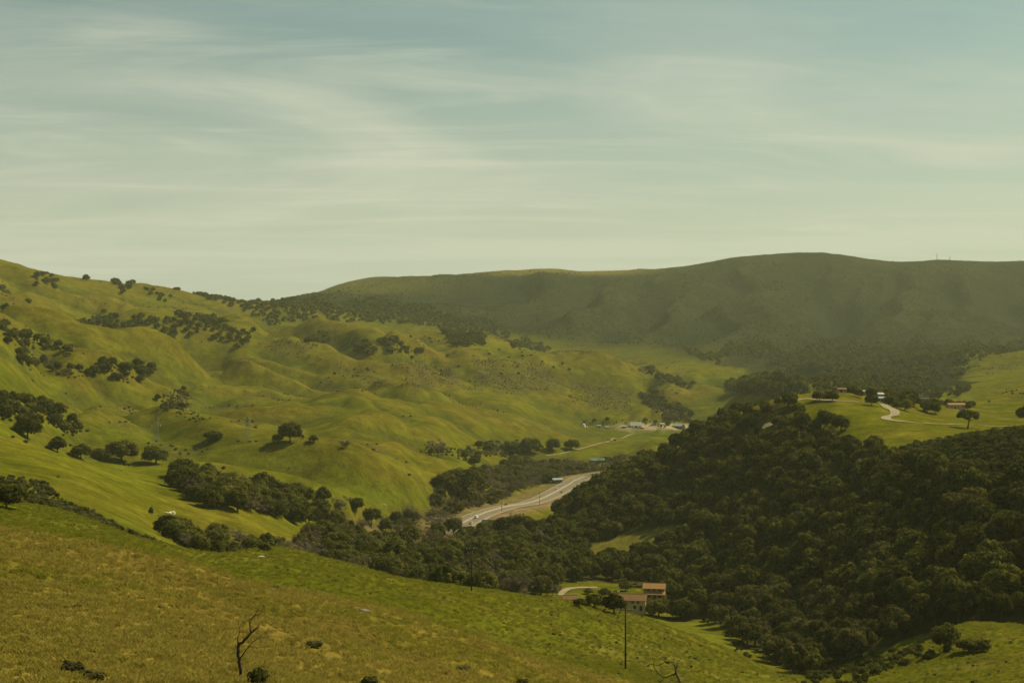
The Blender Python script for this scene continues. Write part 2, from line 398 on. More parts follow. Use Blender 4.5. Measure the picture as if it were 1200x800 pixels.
def smooth_z(line, win):
    z = T.height(line[:,0], line[:,1]); k = np.ones(win)/win; zp = np.pad(z, win//2, mode='edge'); return np.convolve(zp, k, 'valid')[:len(z)]
HWY = road_line([(430,830),(490,920),(535,1000),(609,1165),(672,1342),(702,1376),(760,1388),(850,1393),(960,1398)], 4.0); HWY_Z = smooth_z(HWY, 41)
HILLROAD = road_line([(1250,840),(1190,845),(1134,840),(1080,850),(1050,862),(1037,874),(1047,902),(1047,925),(1030,960),(1000,975),(960,985),(925,990),(905,960)], 2.0)
HILLROAD = HILLROAD
EMB_I, EMB_D = carve(HWY, HWY_Z-.25, 19, 22)

# where the ground cover changes (photo pixels)
def inpoly(poly, u, v):
    c = np.zeros(np.shape(u), bool); n = len(poly)
    for i in range(n):
        (x1, y1), (x2, y2) = poly[i], poly[(i+1) % n]
        if y1 == y2: continue
        c ^= ((y1 > v) != (y2 > v)) & (u < (x2-x1)*(v-y1)/(y2-y1)+x1)
    return c
T.finish()
def px_line(pts, step):
    out = []
    for u, v in pts:
        h = T.hit(u, v)
        if h: out.append((h[0], h[1]))
    return ease_line(out, step)
HILLROAD = px_line([(1260,501),(1200,500),(1150,499),(1100,497),(1062,494),(1044,492),(1038,489),(1048,486),(1047,480),(1036,475),(1018,471),(1000,470),(978,469.5),(958,467.5)], 2.0)
UPPERROAD = px_line([(976,470.5),(958,468),(945,466),(933,468.5),(925,471)], 2.0)
SPUR = px_line([(893,501),(903,497),(909,493),(915,489)], 2.0)
FARMTRACK = px_line([(640,534),(665,529),(700,520),(735,511),(766,505)], 5.0)
DRIVE = px_line([(656,697),(661,692),(668,689),(680,688),(700,688)], 1.5)
for ln, hw, bl in ((HILLROAD, 3.0, 5), (UPPERROAD, 3.0, 5), (FARMTRACK, 3, 6)):
    carve(ln, smooth_z(ln, 9)-.1, hw, bl)
T.finish()

BROWN_LINE = ([-200,0,200,330,480,600,740,900], [590,614,655,690,720,760,800,850])
FOREST = [(600,655),(640,622),(700,577),(760,549),(800,520),(850,491),(890,479),(930,468),(935,478),(925,492),(960,503),(1000,520),(1050,545),(1100,560),(1320,560),(1320,728),(1120,732),(1060,748),(1000,775),(940,795),(880,760),(850,735),(800,712),(760,690),(735,684),(690,681),(655,681),(620,668)]
CHAPARRAL = [(1020,532),(1060,525),(1120,512),(1200,503),(1320,495),(1320,590),(1100,590),(1040,556)]
YARD = [(640,700),(655,684),(700,684),(760,690),(800,712),(850,735),(880,765),(800,760),(720,735)]
BRUSHY = [[(555,424),(640,428),(664,452),(610,464),(555,452)], [(668,446),(740,458),(738,484),(690,480)], [(300,400),(345,398),(372,412),(330,416)], [(390,428),(430,432),(465,456),(430,452)], [(470,428),(520,424),(545,450),(485,460)], [(190,466),(230,470),(226,482),(196,480)], [(640,404),(690,402),(700,412),(650,416)], [(215,480),(262,500),(240,505),(205,488)]]
CLEARING = [(685,642),(720,630),(760,620),(800,614),(800,634),(740,650),(700,666)]
def cover():
    U_, D_ = np.meshgrid(T.U, T.Dp, indexing='ij'); V_ = T.V; x, y = T.Xw, T.Yw
    def mix(c, w, col): return c*(1-w[...,None]) + np.array(col)*w[...,None]
    n1 = fbm(x/180, y/180, 4); n2 = fbm(x/45+7, y/45, 4); n3 = fbm(x/900+3, y/900, 3); n4 = fbm(x/14, y/14, 3)
    c = np.zeros(U_.shape+(3,)); c[:] = (.109, .109, .0074)
    c = mix(c, smooth(-.1, .7, n1+.5*n2), (.124, .108, .0100))           # drier sward
    c = mix(c, smooth(.1, .8, n3+.3*n1)*.7, (.084, .096, .008))          # lusher sward
    # gullies a darker green, spurs browner, from the curvature of the ground
    lap = T.Z - sum(np.roll(np.roll(T.Z, a, 0), b, 1) for a in (-6, 6) for b in (-5, 5))/4
    mid = smooth(700, 1200, y)*(1-smooth(2900, 3200, y))
    c = mix(c, mid*smooth(.4, 2.5, lap)*.55, (.122, .098, .013))
    c = mix(c, mid*smooth(.3, 2.0, -lap)*.7*smooth(-.6, -.1, n2), (.062, .065, .011))
    # brush on the hills
    br = mid*smooth(.38, .62, n2*.6+n1*.6)
    c = mix(c, br*.6, (.072, .060, .017))
    for poly in BRUSHY: c = mix(c, (inpoly(poly, U_+9*n2, V_+5*n4) & (y > 1200) & (y < 2800))*(.35+.4*smooth(-.4, .5, n4+n2)), (.080, .066, .022))
    # brown grass of the camera's own hill
    lv = np.interp(U_, *BROWN_LINE)
    dry = smooth(-3, 5, V_-lv+6*n2)*(1-smooth(225, 262, y))
    dry = dry*(.50+.50*smooth(-.55, .25, n2+.7*n4+.25*n1))
    T.dry = dry
    c = mix(c, dry, (.168, .128, .023))
    c = mix(c, (1-dry)*smooth(60, 120, y)*(1-smooth(430, 470, y))*smooth(-.2, .6, n4+.5*n2)*.6, (.100, .082, .016))
    far = smooth(2880, 3200, y + 250*n3 + 1500*np.exp(-((U_+45*n3+40*n1+25*n2-1015)/125)**4)*smooth(1500, 1900, y) + 750*smooth(1090, 1170, U_)*smooth(2350, 2600, y))
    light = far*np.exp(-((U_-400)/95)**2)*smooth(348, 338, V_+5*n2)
    cres = far*np.exp(-((U_-660)/140)**2)*smooth(-26, -9, -(V_-300)+0*n2)
    c = mix(c, far, (.021, .026, .0105))
    c = mix(c, far*smooth(.1, .7, n1+.6*n2)*.5, (.034, .036, .014))
    c = mix(c, far*smooth(.45, -.15, T.rv+.3*n2)*.75, (.015, .020, .009))      # relief shading painted into the colour: ravines darkened, as if thicker brush
    c = mix(c, far*smooth(.55, .75, T.rv+.25*n2)*.45, (.042, .041, .016))      # spurs lightened as the bright side of that painted shading, like drier brush
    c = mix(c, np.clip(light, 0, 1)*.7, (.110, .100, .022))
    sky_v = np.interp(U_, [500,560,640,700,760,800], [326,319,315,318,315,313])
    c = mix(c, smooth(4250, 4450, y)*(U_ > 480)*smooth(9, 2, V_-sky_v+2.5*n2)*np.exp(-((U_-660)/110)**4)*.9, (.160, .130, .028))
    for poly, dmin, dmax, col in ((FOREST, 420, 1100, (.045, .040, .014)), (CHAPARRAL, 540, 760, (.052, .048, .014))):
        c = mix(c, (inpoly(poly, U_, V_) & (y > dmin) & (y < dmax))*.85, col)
    w = inpoly([(330,640),(420,612),(520,600),(540,612),(640,622),(660,690),(560,695),(420,680),(330,660)], U_, V_) & (y > 470) & (y < 1000)
    c = mix(c, w*.6, (.06, .055, .016))
    w = inpoly(YARD, U_, V_) & (y > 430) & (y < 740)
    c = mix(c, w*.75, (.110, .112, .010))
    w = inpoly(CLEARING, U_, V_) & (y > 700) & (y < 960)
    c = mix(c, w*.9, (.150, .130, .022))
    w = np.exp(-(((U_-450)/70)**2+((V_-580)/14)**2))*(y > 700)*(y < 1100)
    c = mix(c, w*.8, (.108, .126, .008))                                  # watered meadow
    w = np.exp(-(((U_-770)/60)**2+((V_-512)/9)**2))*(y > 1500)*(y < 2000)
    c = mix(c, w*.7, (.102, .116, .010))
    w = np.exp(-(((U_-845)/60)**2+((V_-445)/9)**2))*(y > 2100)*(y < 3000)
    c = mix(c, w*.7, (.102, .116, .010))
    w = (np.exp(-(((U_-768)/42)**4+((V_-500)/3.6)**4))*(y > 1850)*(y < 2120))
    c = mix(c, np.clip(w*1.3, 0, .9), (.40, .31, .175))                   # farmyard
    # verge of the highway
    vg = np.zeros(U_.shape); vg[EMB_I] = (1-smooth(17, 34, EMB_D)); side = np.zeros(U_.shape)
    hx = np.interp(y, HWY[:,1], HWY[:,0]); side = (x > hx)
    c = mix(c, vg*np.where(side, .9, .55)*(y > 800), (.225, .155, .075))
    sh = 1+.15*n4+.13*n2+.05*n1
    return np.clip(c*sh[...,None], .002, .8)
CV = cover()

def ground_material():
    m, nt, N, L = mat_base('hill_ground'); out = N.new('ShaderNodeOutputMaterial'); b = N.new('ShaderNodeBsdfDiffuse'); L.new(b.outputs[0], out.inputs[0])
    at = nd(N, 'ShaderNodeAttribute', attribute_name='cover'); tc = N.new('ShaderNodeTexCoord'); P = tc.outputs['Object']
    c = at.outputs['Color']
    mp = N.new('ShaderNodeMapping'); mp.inputs['Scale'].default_value = (1, 1, .4); L.new(P, mp.inputs[0]); P2 = mp.outputs[0]
    fine = noise_n(N, L, P2, 2.2, 4, .7); tuft = noise_n(N, L, P2, .42, 4, .65); patch = noise_n(N, L, P, .055, 5, .62); big = noise_n(N, L, P, .011, 4, .55)
    c = mixc(N, L, 1.0, c, maprange(N, L, fine, .28, .72, .82, 1.18), 'MULTIPLY')
    c = mixc(N, L, 1.0, c, maprange(N, L, tuft, .3, .7, .74, 1.26), 'MULTIPLY')
    c = mixc(N, L, 1.0, c, maprange(N, L, patch, .3, .7, .70, 1.30), 'MULTIPLY')
    c = mixc(N, L, 1.0, c, maprange(N, L, noise_n(N, L, P2, .14, 4, .65), .3, .7, .80, 1.20), 'MULTIPLY')
    c = mixc(N, L, maprange(N, L, big, .45, .68, 0, .5), c, mixc(N, L, 1.0, c, (1.12, .90, 1.1), 'MULTIPLY'))
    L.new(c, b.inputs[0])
    bp = N.new('ShaderNodeBump'); bp.inputs['Strength'].default_value = .55; bp.inputs['Distance'].default_value = .35; L.new(tuft, bp.inputs['Height'])
    bp2 = N.new('ShaderNodeBump'); bp2.inputs['Strength'].default_value = .5; bp2.inputs['Distance'].default_value = 2.6; L.new(patch, bp2.inputs['Height']); L.new(bp.outputs[0], bp2.inputs['Normal'])
    L.new(bp2.outputs[0], b.inputs['Normal'])
    return m
def build_ground():
    nu, ndp = T.Z.shape
    co = np.stack([T.Xw, T.Yw, T.Z], -1).reshape(-1, 3).astype(np.float32)
    i, j = np.meshgrid(np.arange(nu-1), np.arange(ndp-1), indexing='ij')
    a = (i*ndp+j).ravel(); q = np.stack([a, a+ndp, a+ndp+1, a+1], -1).astype(np.int32)
    me = bpy.data.meshes.new('hillside_terrain'); me.vertices.add(len(co)); me.vertices.foreach_set('co', co.ravel())
    me.loops.add(q.size); me.loops.foreach_set('vertex_index', q.ravel())
    me.polygons.add(len(q)); me.polygons.foreach_set('loop_start', np.arange(0, q.size, 4, dtype=np.int32)); me.polygons.foreach_set('loop_total', np.full(len(q), 4, np.int32))
    me.polygons.foreach_set('use_smooth', np.ones(len(q), bool))
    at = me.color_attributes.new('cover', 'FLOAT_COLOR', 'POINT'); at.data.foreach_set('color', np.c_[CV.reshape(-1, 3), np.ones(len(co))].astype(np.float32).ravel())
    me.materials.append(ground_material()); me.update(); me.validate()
    o = inst('terrain', me); tag(o, 'rolling green grass hills with a brown grass slope and a dark distant range', 'hills', kind='structure')
build_ground()

# ---------------------------------------------------------------- roads
def ribbon(name, line, offs, mats, lift, z=None, label=None, cat='road', parent=None):
    """strip along a line; offs = lateral offsets, one material index per strip"""
    d = np.gradient(line, axis=0); d /= np.linalg.norm(d, axis=1)[:,None]; nrm = np.c_[d[:,1], -d[:,0]]
    mb = MB(); V = []
    for k, p in enumerate(line):
        for o_ in offs:
            q = p + nrm[k]*o_; zz = (T.height(q[0], q[1]) if z is None else z[k]) + lift
            V.append((q[0], q[1], float(zz)))
    n = len(offs); F = [(k*n+i, k*n+i+1, (k+1)*n+i+1, (k+1)*n+i) for k in range(len(line)-1) for i in range(n-1)]
    mb.add(V, F); mb.m = [ (mats[1][i] if isinstance(mats, tuple) else 0) for k in range(len(line)-1) for i in range(n-1)]
    o = mb.build(name, mats[0] if isinstance(mats, tuple) else mats, parent)
    if parent is None: tag(o, label, cat, kind='structure')
    return o
hwy = ribbon('highway', HWY, (-9.8, -9.2, -.7, .7, 9.2, 12.5), ([M['asphalt'], M['shoulder'], M['dirt']], [1, 0, 1, 0, 2]), .25, HWY_Z, 'divided asphalt highway running through the valley bottom')
for off in (-8.9, -1.2, 1.2, 8.9):
    ribbon('edge_line', HWY, (off-.12, off+.12), M['paint'], .262, HWY_Z, parent=hwy)
def dashes(off):
    mb = MB(); d = np.gradient(HWY, axis=0); d /= np.linalg.norm(d, axis=1)[:,None]
    for k in range(0, len(HWY)-1, 3):
        n = np.array([d[k][1], -d[k][0]]); P = []
        for t, s in ((0,-.1),(0,.1),(3,.1),(3,-.1)):
            q = HWY[k]+n*(off+s)+d[k]*t; P.append((q[0], q[1], HWY_Z[k]+.264))
        mb.add(P, [(0,1,2,3)])
    o = mb.build('lane_dashes', M['paint'], hwy); o['kind'] = 'stuff'
dashes(-5.05); dashes(5.05)
ribbon('hill_road', HILLROAD, (-2.8, 0, 2.8), M['dirt'], .32, None, 'pale dirt road winding over the grassy hilltop')
ribbon('hill_road', UPPERROAD, (-2.2, 0, 2.2), M['dirt'], .16, None, 'pale dirt road climbing to the hilltop trees')
ribbon('hill_road', SPUR, (-3.2, 0, 3.2), M['dirt'], .3, None, 'short bend of pale road among the forest edge trees')
ribbon('farm_track', FARMTRACK, (-1.5, 0, 1.5), M['dirt'], .25, None, 'thin farm track crossing the flat meadow to the white barn')
ribbon('driveway', DRIVE, (-1.5, 0, 1.5), M['dirt'], .12, None, 'pale gravel driveway beside the ranch house lawn')

# ---------------------------------------------------------------- tree and shrub models
def set_tone(me, tone):
    a = me.attributes.new('tone', 'FLOAT', 'FACE'); a.data.foreach_set('value', np.asarray(tone, np.float32))
def leaf_cloud(rs, centers, radii, nleaf, leaf, flat=.85, aspect=1.0, hang=0):
    """leaf faces spread over the clumps of a crown -> verts (n,4,3), tone (n)"""
    A = []; Tn = []
    for c, r in zip(centers, radii):
        k = max(6, int(nleaf*(r/np.mean(radii))**2)); d = rs.normal(size=(k, 3)); d /= np.linalg.norm(d, axis=1)[:,None]
        rad = r*(1-.45*rs.rand(k)**1.6)*(1+.16*rs.normal(size=k)); p = c + d*rad[:,None]*np.array([1, 1, flat])
        nrm = d*1.0 + rs.normal(size=(k, 3))*.36 + np.array([0, 0, .45]); nrm /= np.linalg.norm(nrm, axis=1)[:,None]
        t = np.cross(nrm, rs.normal(size=(k, 3))+np.array([0, 0, hang*3])); t /= np.linalg.norm(t, axis=1)[:,None]+1e-9; b = np.cross(nrm, t)
        s = leaf*(.6+.8*rs.rand(k))[:,None]
        q = np.stack([p-t*s*.5-b*s*.35*aspect, p+t*s*.5-b*s*.5*aspect, p+t*s*.4+b*s*.5*aspect, p-t*s*.55+b*s*.4*aspect], 1)
        A.append(q); Tn.append(np.clip(.35+.25*rs.normal()+.18*rs.normal(size=k), 0, 1))
    return np.concatenate(A), np.concatenate(Tn)
def mesh_quads(name, Q, tone, mat):
    me = bpy.data.meshes.new(name); n = len(Q); me.vertices.add(n*4); me.vertices.foreach_set('co', Q.reshape(-1).astype(np.float32))
    me.loops.add(n*4); me.loops.foreach_set('vertex_index', np.arange(n*4, dtype=np.int32))
    me.polygons.add(n); me.polygons.foreach_set('loop_start', np.arange(0, n*4, 4, dtype=np.int32)); me.polygons.foreach_set('loop_total', np.full(n, 4, np.int32))
    me.update(); set_tone(me, tone); me.materials.append(mat); return me
def limbs(rs, height, spread, n, r0, zfork, tips=None):
    """trunk and limbs as tapering tubes"""
    mb = MB(); lean = rs.normal(size=2)*.04*height
    top = np.array([lean[0], lean[1], zfork])
    mb.tube([(0,0,-.6),(lean[0]*.4, lean[1]*.4, zfork*.5), tuple(top)], [r0*1.25, r0, r0*.85], 7)
    for k in range(n):
        a = 2*math.pi*(k+rs.rand()*.7)/n; l = spread*(.55+.4*rs.rand()); e = height*(.55+.35*rs.rand())
        p1 = top+np.array([math.cos(a)*l*.4, math.sin(a)*l*.4, (e-zfork)*.45]); p2 = np.array([lean[0]+math.cos(a)*l, lean[1]+math.sin(a)*l, e])
        mid2 = (p1+p2)/2+rs.normal(size=3)*.05*height
        mb.tube([tuple(top), tuple(p1), tuple(mid2), tuple(p2)], [r0*.62, r0*.42, r0*.26, r0*.1], 5)
        if tips is not None: tips.append((p1, mid2, p2))
    return mb
class Model:  # meshes of a plant, height in metres
    def __init__(s, h, **kw): s.h = h; s.parts = kw
def oak_model(seed, h=10, r=6.2, z0=2.0, nc=30, nleaf=105, leaf=.62, mat='oak', fork=.22, lob=.30, low=1.6):
    rs = np.random.RandomState(seed); C = []; Rr = []
    ax, ay = r*(.85+.3*rs.rand()), r*(.85+.3*rs.rand()); hc = (h-z0)
    for k in range(nc):
        ga = math.pi*(3-math.sqrt(5))*k+rs.rand()*.8; t = (k+.5)/nc; ct = 1-low*t; st = math.sqrt(max(0, 1-ct*ct)); sh = .58+.26*rs.rand()
        C.append((math.cos(ga)*st*ax*sh, math.sin(ga)*st*ay*sh, z0+hc*.45+ct*hc*.44*(sh+.08))); Rr.append(r*lob*(.72+.6*rs.rand()))
    for k in range(4): C.append((rs.normal()*r*.2, rs.normal()*r*.2, z0+hc*.5)); Rr.append(r*.38)
    C = np.array(C); Q, tn = leaf_cloud(rs, C, np.array(Rr), nleaf, leaf)
    Q[...,2] *= h/Q[...,2].max()
    return Model(h, crown=mesh_quads('oak_crown', Q, tn, M[mat]), trunk=limbs(rs, h*.85, r*.75, 5, h*.034, h*fork).mesh('oak_trunk', M['bark'], True))
def bare_model(seed, h=9, r=4.2, nleaf=46):
    rs = np.random.RandomState(seed); tips = []; mb = limbs(rs, h, r, 7, h*.022, h*.25, tips)
    C = []; Rr = []
    for p1, m2, p2 in tips:
        for base in (p1, m2, p2):
            for k in range(3):
                q = base+rs.normal(size=3)*np.array([.16, .16, .14])*h+np.array([0, 0, .04*h])
                mb.tube([tuple(base), tuple((base+q)/2+rs.normal(size=3)*.02*h), tuple(q)], [.05, .035, .015], 3); C.append(q); Rr.append(.085*h*(.7+.6*rs.rand()))
    C = np.array(C); Q, tn = leaf_cloud(rs, C, np.array(Rr), nleaf, .75, 1.0, .16, .5); Q[...,2] *= h/Q[...,2].max()
    return Model(h, crown=mesh_quads('bare_crown', Q, tn, M['twig']), trunk=mb.mesh('bare_trunk', M['palewood'], True))
def gum_model(seed, h=22):
    rs = np.random.RandomState(seed); C = []; Rr = []
    for k in range(34):
        z = h*(.22+.74*(k/33)); w = h*.16*math.sin(math.pi*min(1, (1.06-z/h)*1.2+.12))+h*.03; a = rs.rand()*6.3
        C.append((math.cos(a)*w*rs.rand(), math.sin(a)*w*rs.rand(), z)); Rr.append(h*.085*(.7+.6*rs.rand()))
    Q, tn = leaf_cloud(rs, np.array(C), np.array(Rr), 46, 1.25, 1.1); Q[...,2] *= h/Q[...,2].max()
    return Model(h, crown=mesh_quads('gum_crown', Q, tn, M['gum']), trunk=limbs(rs, h*.9, h*.1, 5, h*.02, h*.3).mesh('gum_trunk', M['bark'], True))
def shrub_model(seed, h=2.4, r=1.7, nc=11, nleaf=42, leaf=.36, mat='scrub'):
    rs = np.random.RandomState(seed); C = []; Rr = []
    for k in range(nc):
        a = rs.rand()*6.3; q = r*.62*math.sqrt(rs.rand()); C.append((math.cos(a)*q, math.sin(a)*q, h*(.34+.3*rs.rand()*(1-q/r*.6)))); Rr.append(h*.30*(.7+.6*rs.rand()))
    Q, tn = leaf_cloud(rs, np.array(C), np.array(Rr), nleaf, leaf, .9); Q[...,2] = np.maximum(Q[...,2], .02)*h/Q[...,2].max()
    mb = MB()
    for k in range(5):
        a = k*1.26+rs.rand(); mb.tube([(0,0,-.2), (math.cos(a)*r*.25, math.sin(a)*r*.25, h*.3), (math.cos(a)*r*.5, math.sin(a)*r*.5, h*.6)], [.06, .045, .02], 4)
    return Model(h, foliage=mesh_quads('shrub_foliage', Q, tn, M[mat]), stem=mb.mesh('shrub_stem', M['bark']))
MODELS = {
    'oak': [oak_model(10+k, 10, 5.4+.5*(k % 3), 1.0+.3*(k % 2), 30+4*(k % 4), 120, .55, lob=.24+.03*(k % 3)) for k in range(6)],
    'woodoak': [oak_model(20+k, 10, 4.0+.35*(k % 4), 1.0, 34+4*(k % 3), 92, .50, lob=.20+.035*(k % 3)) for k in range(8)],
    'brown': [oak_model(40+k, 9, 4.3+.4*k, 1.6, 36, 78, .46, 'brown', lob=.22) for k in range(4)],
    'light': [oak_model(60+k, 8, 4.2+.4*k, 1.2, 26, 110, .46, 'light') for k in range(2)],
    'umbrella': [oak_model(70, 11, 5.0, 4.0, 26, 120, .5, 'oak', .40, .26, 1.35)],
    'bare': [bare_model(80+k, 9, 4+.4*k) for k in range(3)],
    'gum': [gum_model(90+k) for k in range(3)],
    'scrub': [shrub_model(100+k) for k in range(4)],
    'sage': [shrub_model(110+k, 1.4, 1.3, 10, 40, .26, 'sage') for k in range(3)],
    'faroak': [oak_model(120+k, 10, 6.2, 1.0, 16, 26, 1.5) for k in range(4)],
    'farscrub': [shrub_model(130+k, 2.4, 3.6, 10, 12, 1.1, 'farbrush') for k in range(3)],
}
def joined(model, name):
    Vv = []; Ff = []; mi = []; tone = []; mats = []; base = 0
    me2 = bpy.data.meshes.new(name)
    for k, me in enumerate(model.parts.values()):
        n = len(me.vertices); a = np.empty(n*3, np.float32); me.vertices.foreach_get('co', a); Vv.append(a.reshape(-1, 3))
        Ff += [tuple(i+base for i in p.vertices) for p in me.polygons]; mi += [k]*len(me.polygons)
        if 'tone' in me.attributes: t = np.empty(len(me.polygons), np.float32); me.attributes['tone'].data.foreach_get('value', t); tone += list(t)
        else: tone += [.5]*len(me.polygons)
        mats.append(me.materials[0]); base += n
    me2.from_pydata(np.concatenate(Vv).tolist(), [], Ff)
    for m_ in mats: me2.materials.append(m_)
    me2.polygons.foreach_set('material_index', mi); me2.update(); set_tone(me2, tone); return me2
PROTO = bpy.data.collections.new('plant_models')
PROTO_IX = {}; _n = [0]
def proto_for(kind):
    """hidden source objects of the massed plants, one per model"""
    if kind not in PROTO_IX:
        ids = []
        for mdl in MODELS[kind]:
            o = bpy.data.objects.new('m%03d' % _n[0], joined(mdl, 'mass_'+kind)); PROTO.objects.link(o); ids.append(_n[0]); _n[0] += 1
        PROTO_IX[kind] = ids
    return PROTO_IX[kind]
def mass(name, items, label, cat, dry=None):
    """ONE object of massed plants; items = (x, y, z, scale, rot, kind)"""
    if not items: return
    me = bpy.data.meshes.new(name); me.vertices.add(len(items)); rs = np.random.RandomState(len(items))
    me.vertices.foreach_set('co', np.array([i[:3] for i in items], np.float32).ravel())
    for nm, ty, vals in (('scl', 'FLOAT', [i[3] for i in items]), ('rot', 'FLOAT', [i[4] for i in items]), ('idx', 'INT', [proto_for(i[5])[rs.randint(len(MODELS[i[5]]))] for i in items])):
        a = me.attributes.new(nm, ty, 'POINT'); a.data.foreach_set('value', vals)
    if dry is not None: a = me.attributes.new('dry', 'FLOAT', 'POINT'); a.data.foreach_set('value', dry)
    o = inst(name, me); md = o.modifiers.new('scatter', 'NODES'); md.node_group = SCATTER
    tag(o, label, cat, kind='stuff'); return o
def scatter_group():
    ng = bpy.data.node_groups.new('scatter', 'GeometryNodeTree'); N = ng.nodes; L = ng.links
    ng.interface.new_socket('Geometry', in_out='INPUT', socket_type='NodeSocketGeometry'); ng.interface.new_socket('Geometry', in_out='OUTPUT', socket_type='NodeSocketGeometry')
    gi = N.new('NodeGroupInput'); go = N.new('NodeGroupOutput'); ip = N.new('GeometryNodeInstanceOnPoints'); ci = N.new('GeometryNodeCollectionInfo')
    ci.inputs['Collection'].default_value = PROTO; ci.inputs['Separate Children'].default_value = True; ci.inputs['Reset Children'].default_value = True
    def at(nm, ty):
        n = N.new('GeometryNodeInputNamedAttribute'); n.data_type = ty; n.inputs['Name'].default_value = nm; return n.outputs['Attribute']
    L.new(gi.outputs[0], ip.inputs['Points']); L.new(ci.outputs[0], ip.inputs['Instance']); ip.inputs['Pick Instance'].default_value = True
    L.new(at('idx', 'INT'), ip.inputs['Instance Index'])
    cb = N.new('ShaderNodeCombineXYZ'); L.new(at('rot', 'FLOAT'), cb.inputs[2]); L.new(cb.outputs[0], ip.inputs['Rotation'])
    cs = N.new('ShaderNodeCombineXYZ'); s = at('scl', 'FLOAT')
    for k in range(3): L.new(s, cs.inputs[k])
    L.new(cs.outputs[0], ip.inputs['Scale']); L.new(ip.outputs[0], go.inputs[0]); return ng
SCATTER = scatter_group()
# ---------------------------------------------------------------- planting
NAME = {'oak': 'oak_tree', 'woodoak': 'oak_tree', 'brown': 'oak_tree', 'light': 'leafy_tree', 'umbrella': 'oak_tree', 'bare': 'bare_tree', 'gum': 'gum_tree', 'scrub': 'shrub', 'sage': 'shrub', 'faroak': 'oak_tree'}
PR = random.Random(5)
def plant(x, y, z, h, kind, label, group=None, wide=1.0, model=None):
    mdl = MODELS[kind][PR.randrange(len(MODELS[kind])) if model is None else model]; s = h/mdl.h
    root = empty(NAME[kind], (x, y, z-.05*s), PR.uniform(0, 6.28)); root.scale = (s*wide, s*wide, s)
    for nm, me in mdl.parts.items(): inst(nm, me, root)
    return tag(root, label, 'shrub' if NAME[kind] == 'shrub' else 'tree', group)
def seen(u, d, v):
    i, j, a, b = T.idx(u, d); j = max(int(j)-1, 0)
    return v < T.vmin[int(i), j]+1.5
def at_px(u, v, dmin=0):
    h = T.hit(u, v, dmin)
    return h
def plant_px(u, v, hpx, kind, label, group=None, wide=1.0, dmin=0, model=None):
    p = at_px(u, v, dmin)
    if p is None: return None
    return plant(*p, hpx*p[1]/FPX, kind, label, group, wide, model)
def scatter(poly, dmin, dmax, spacing, kinds, hr, seed, keep=1.0, prob=None, wob=5):
    """plants on the ground of a patch: (x, y, z, height, kind, size in px)"""
    rs = random.Random(seed); us = [p[0] for p in poly]; out = []
    xs = [(u-600)/FPX*d for u in (min(us), max(us)) for d in (dmin, dmax)]; x0, x1 = min(xs), max(xs)
    ny = int((dmax-dmin)/spacing)+1; nx = int((x1-x0)/spacing)+1
    gx, gy = np.meshgrid(x0+np.arange(nx)*spacing, dmin+np.arange(ny)*spacing, indexing='ij'); r2 = np.random.RandomState(seed)
    gx = (gx+(np.arange(ny) % 2)*spacing*.5+r2.uniform(-.42, .42, gx.shape)*spacing).ravel(); gy = (gy+r2.uniform(-.42, .42, gy.shape)*spacing).ravel()
    gy = np.maximum(gy, 5.); u = 600+FPX*gx/gy; ok = (u > min(us)) & (u < max(us)); gx, gy, u = gx[ok], gy[ok], u[ok]
    z = T.height(gx, gy); v = 400-(z-CAM_H)/gy*FPX
    fq = 30*gy/FPX
    ok = inpoly(poly, u+wob*fbm(gx/fq, gy/fq, 2), v+.5*wob*fbm(gx/fq+9, gy/fq+4, 2)) & (gy > dmin) & (gy < dmax) & (r2.rand(len(gx)) < keep)
    if prob is not None: ok &= prob(gx, gy) > r2.rand(len(gx))
    names = [k for k, w in kinds]; ws = [w for k, w in kinds]
    for X, Y, Zz, uu, vv in zip(gx[ok], gy[ok], z[ok], u[ok], v[ok]):
        k = rs.choices(names, ws)[0]; h = rs.triangular(hr[0], hr[1], hr[0]*.5+hr[1]*.5)
        if k in ('bare', 'light'): h *= .85
        hp = h*FPX/Y
        if not seen(uu, Y, vv-hp): continue
        out.append((X, Y, float(Zz), h, k, hp))
    return out

OAKS = [('oak', 1)]
patches = []   # (label, group, items, individuals at most)
def patch(label, group, n, *a, **k): patches.append((label, group, n, scatter(*a, **k)))
forest = scatter(FOREST, 425, 1040, 8.6, [('woodoak', .75), ('brown', .18), ('light', .07)], (5.5, 15.5), 1, keep=.95)
forest += scatter([(652,606),(668,592),(700,575),(740,555),(768,547),(750,572),(690,604)], 860, 1020, 6.5, [('woodoak', 1)], (12, 18), 8)
forest = [(x, y, z, h*float(np.interp(y, [640, 900], [1, .66])) if y < 880 or x > 130 else h*.85, k, hp) for x, y, z, h, k, hp in forest]
clear = [inpoly(CLEARING, np.array(600+FPX*f[0]/f[1]), np.array(400-(f[2]-CAM_H)/f[1]*FPX)) for f in forest]
forest = [f for f, c in zip(forest, clear) if not c]
def brownish(f):
    u = 600+FPX*f[0]/f[1]; v = 400-(f[2]-CAM_H)/f[1]*FPX
    return v > np.interp(u, [760,850,1000,1060,1130,1200], [672,672,705,722,735,800]) and f[1] < 640
forest = [(x, y, z, h*.82, 'brown' if PR.random() < .85 else 'woodoak', hp*.82) if brownish((x, y, z)) else (x, y, z, h, k, hp) for x, y, z, h, k, hp in forest]
chap = scatter(CHAPARRAL, 540, 760, 2.6, [('scrub', .9), ('sage', .1)], (1.6, 3.4), 2, keep=.9)
creek = scatter([(330,648),(420,618),(500,600),(520,606),(545,618),(580,612),(640,622),(665,640),(656,690),(648,704),(560,704),(480,688),(400,672),(340,662)], 455, 1000, 8.3, [('oak', .50), ('bare', .32), ('brown', .14), ('light', .04)], (6.5, 12), 3, keep=.88)
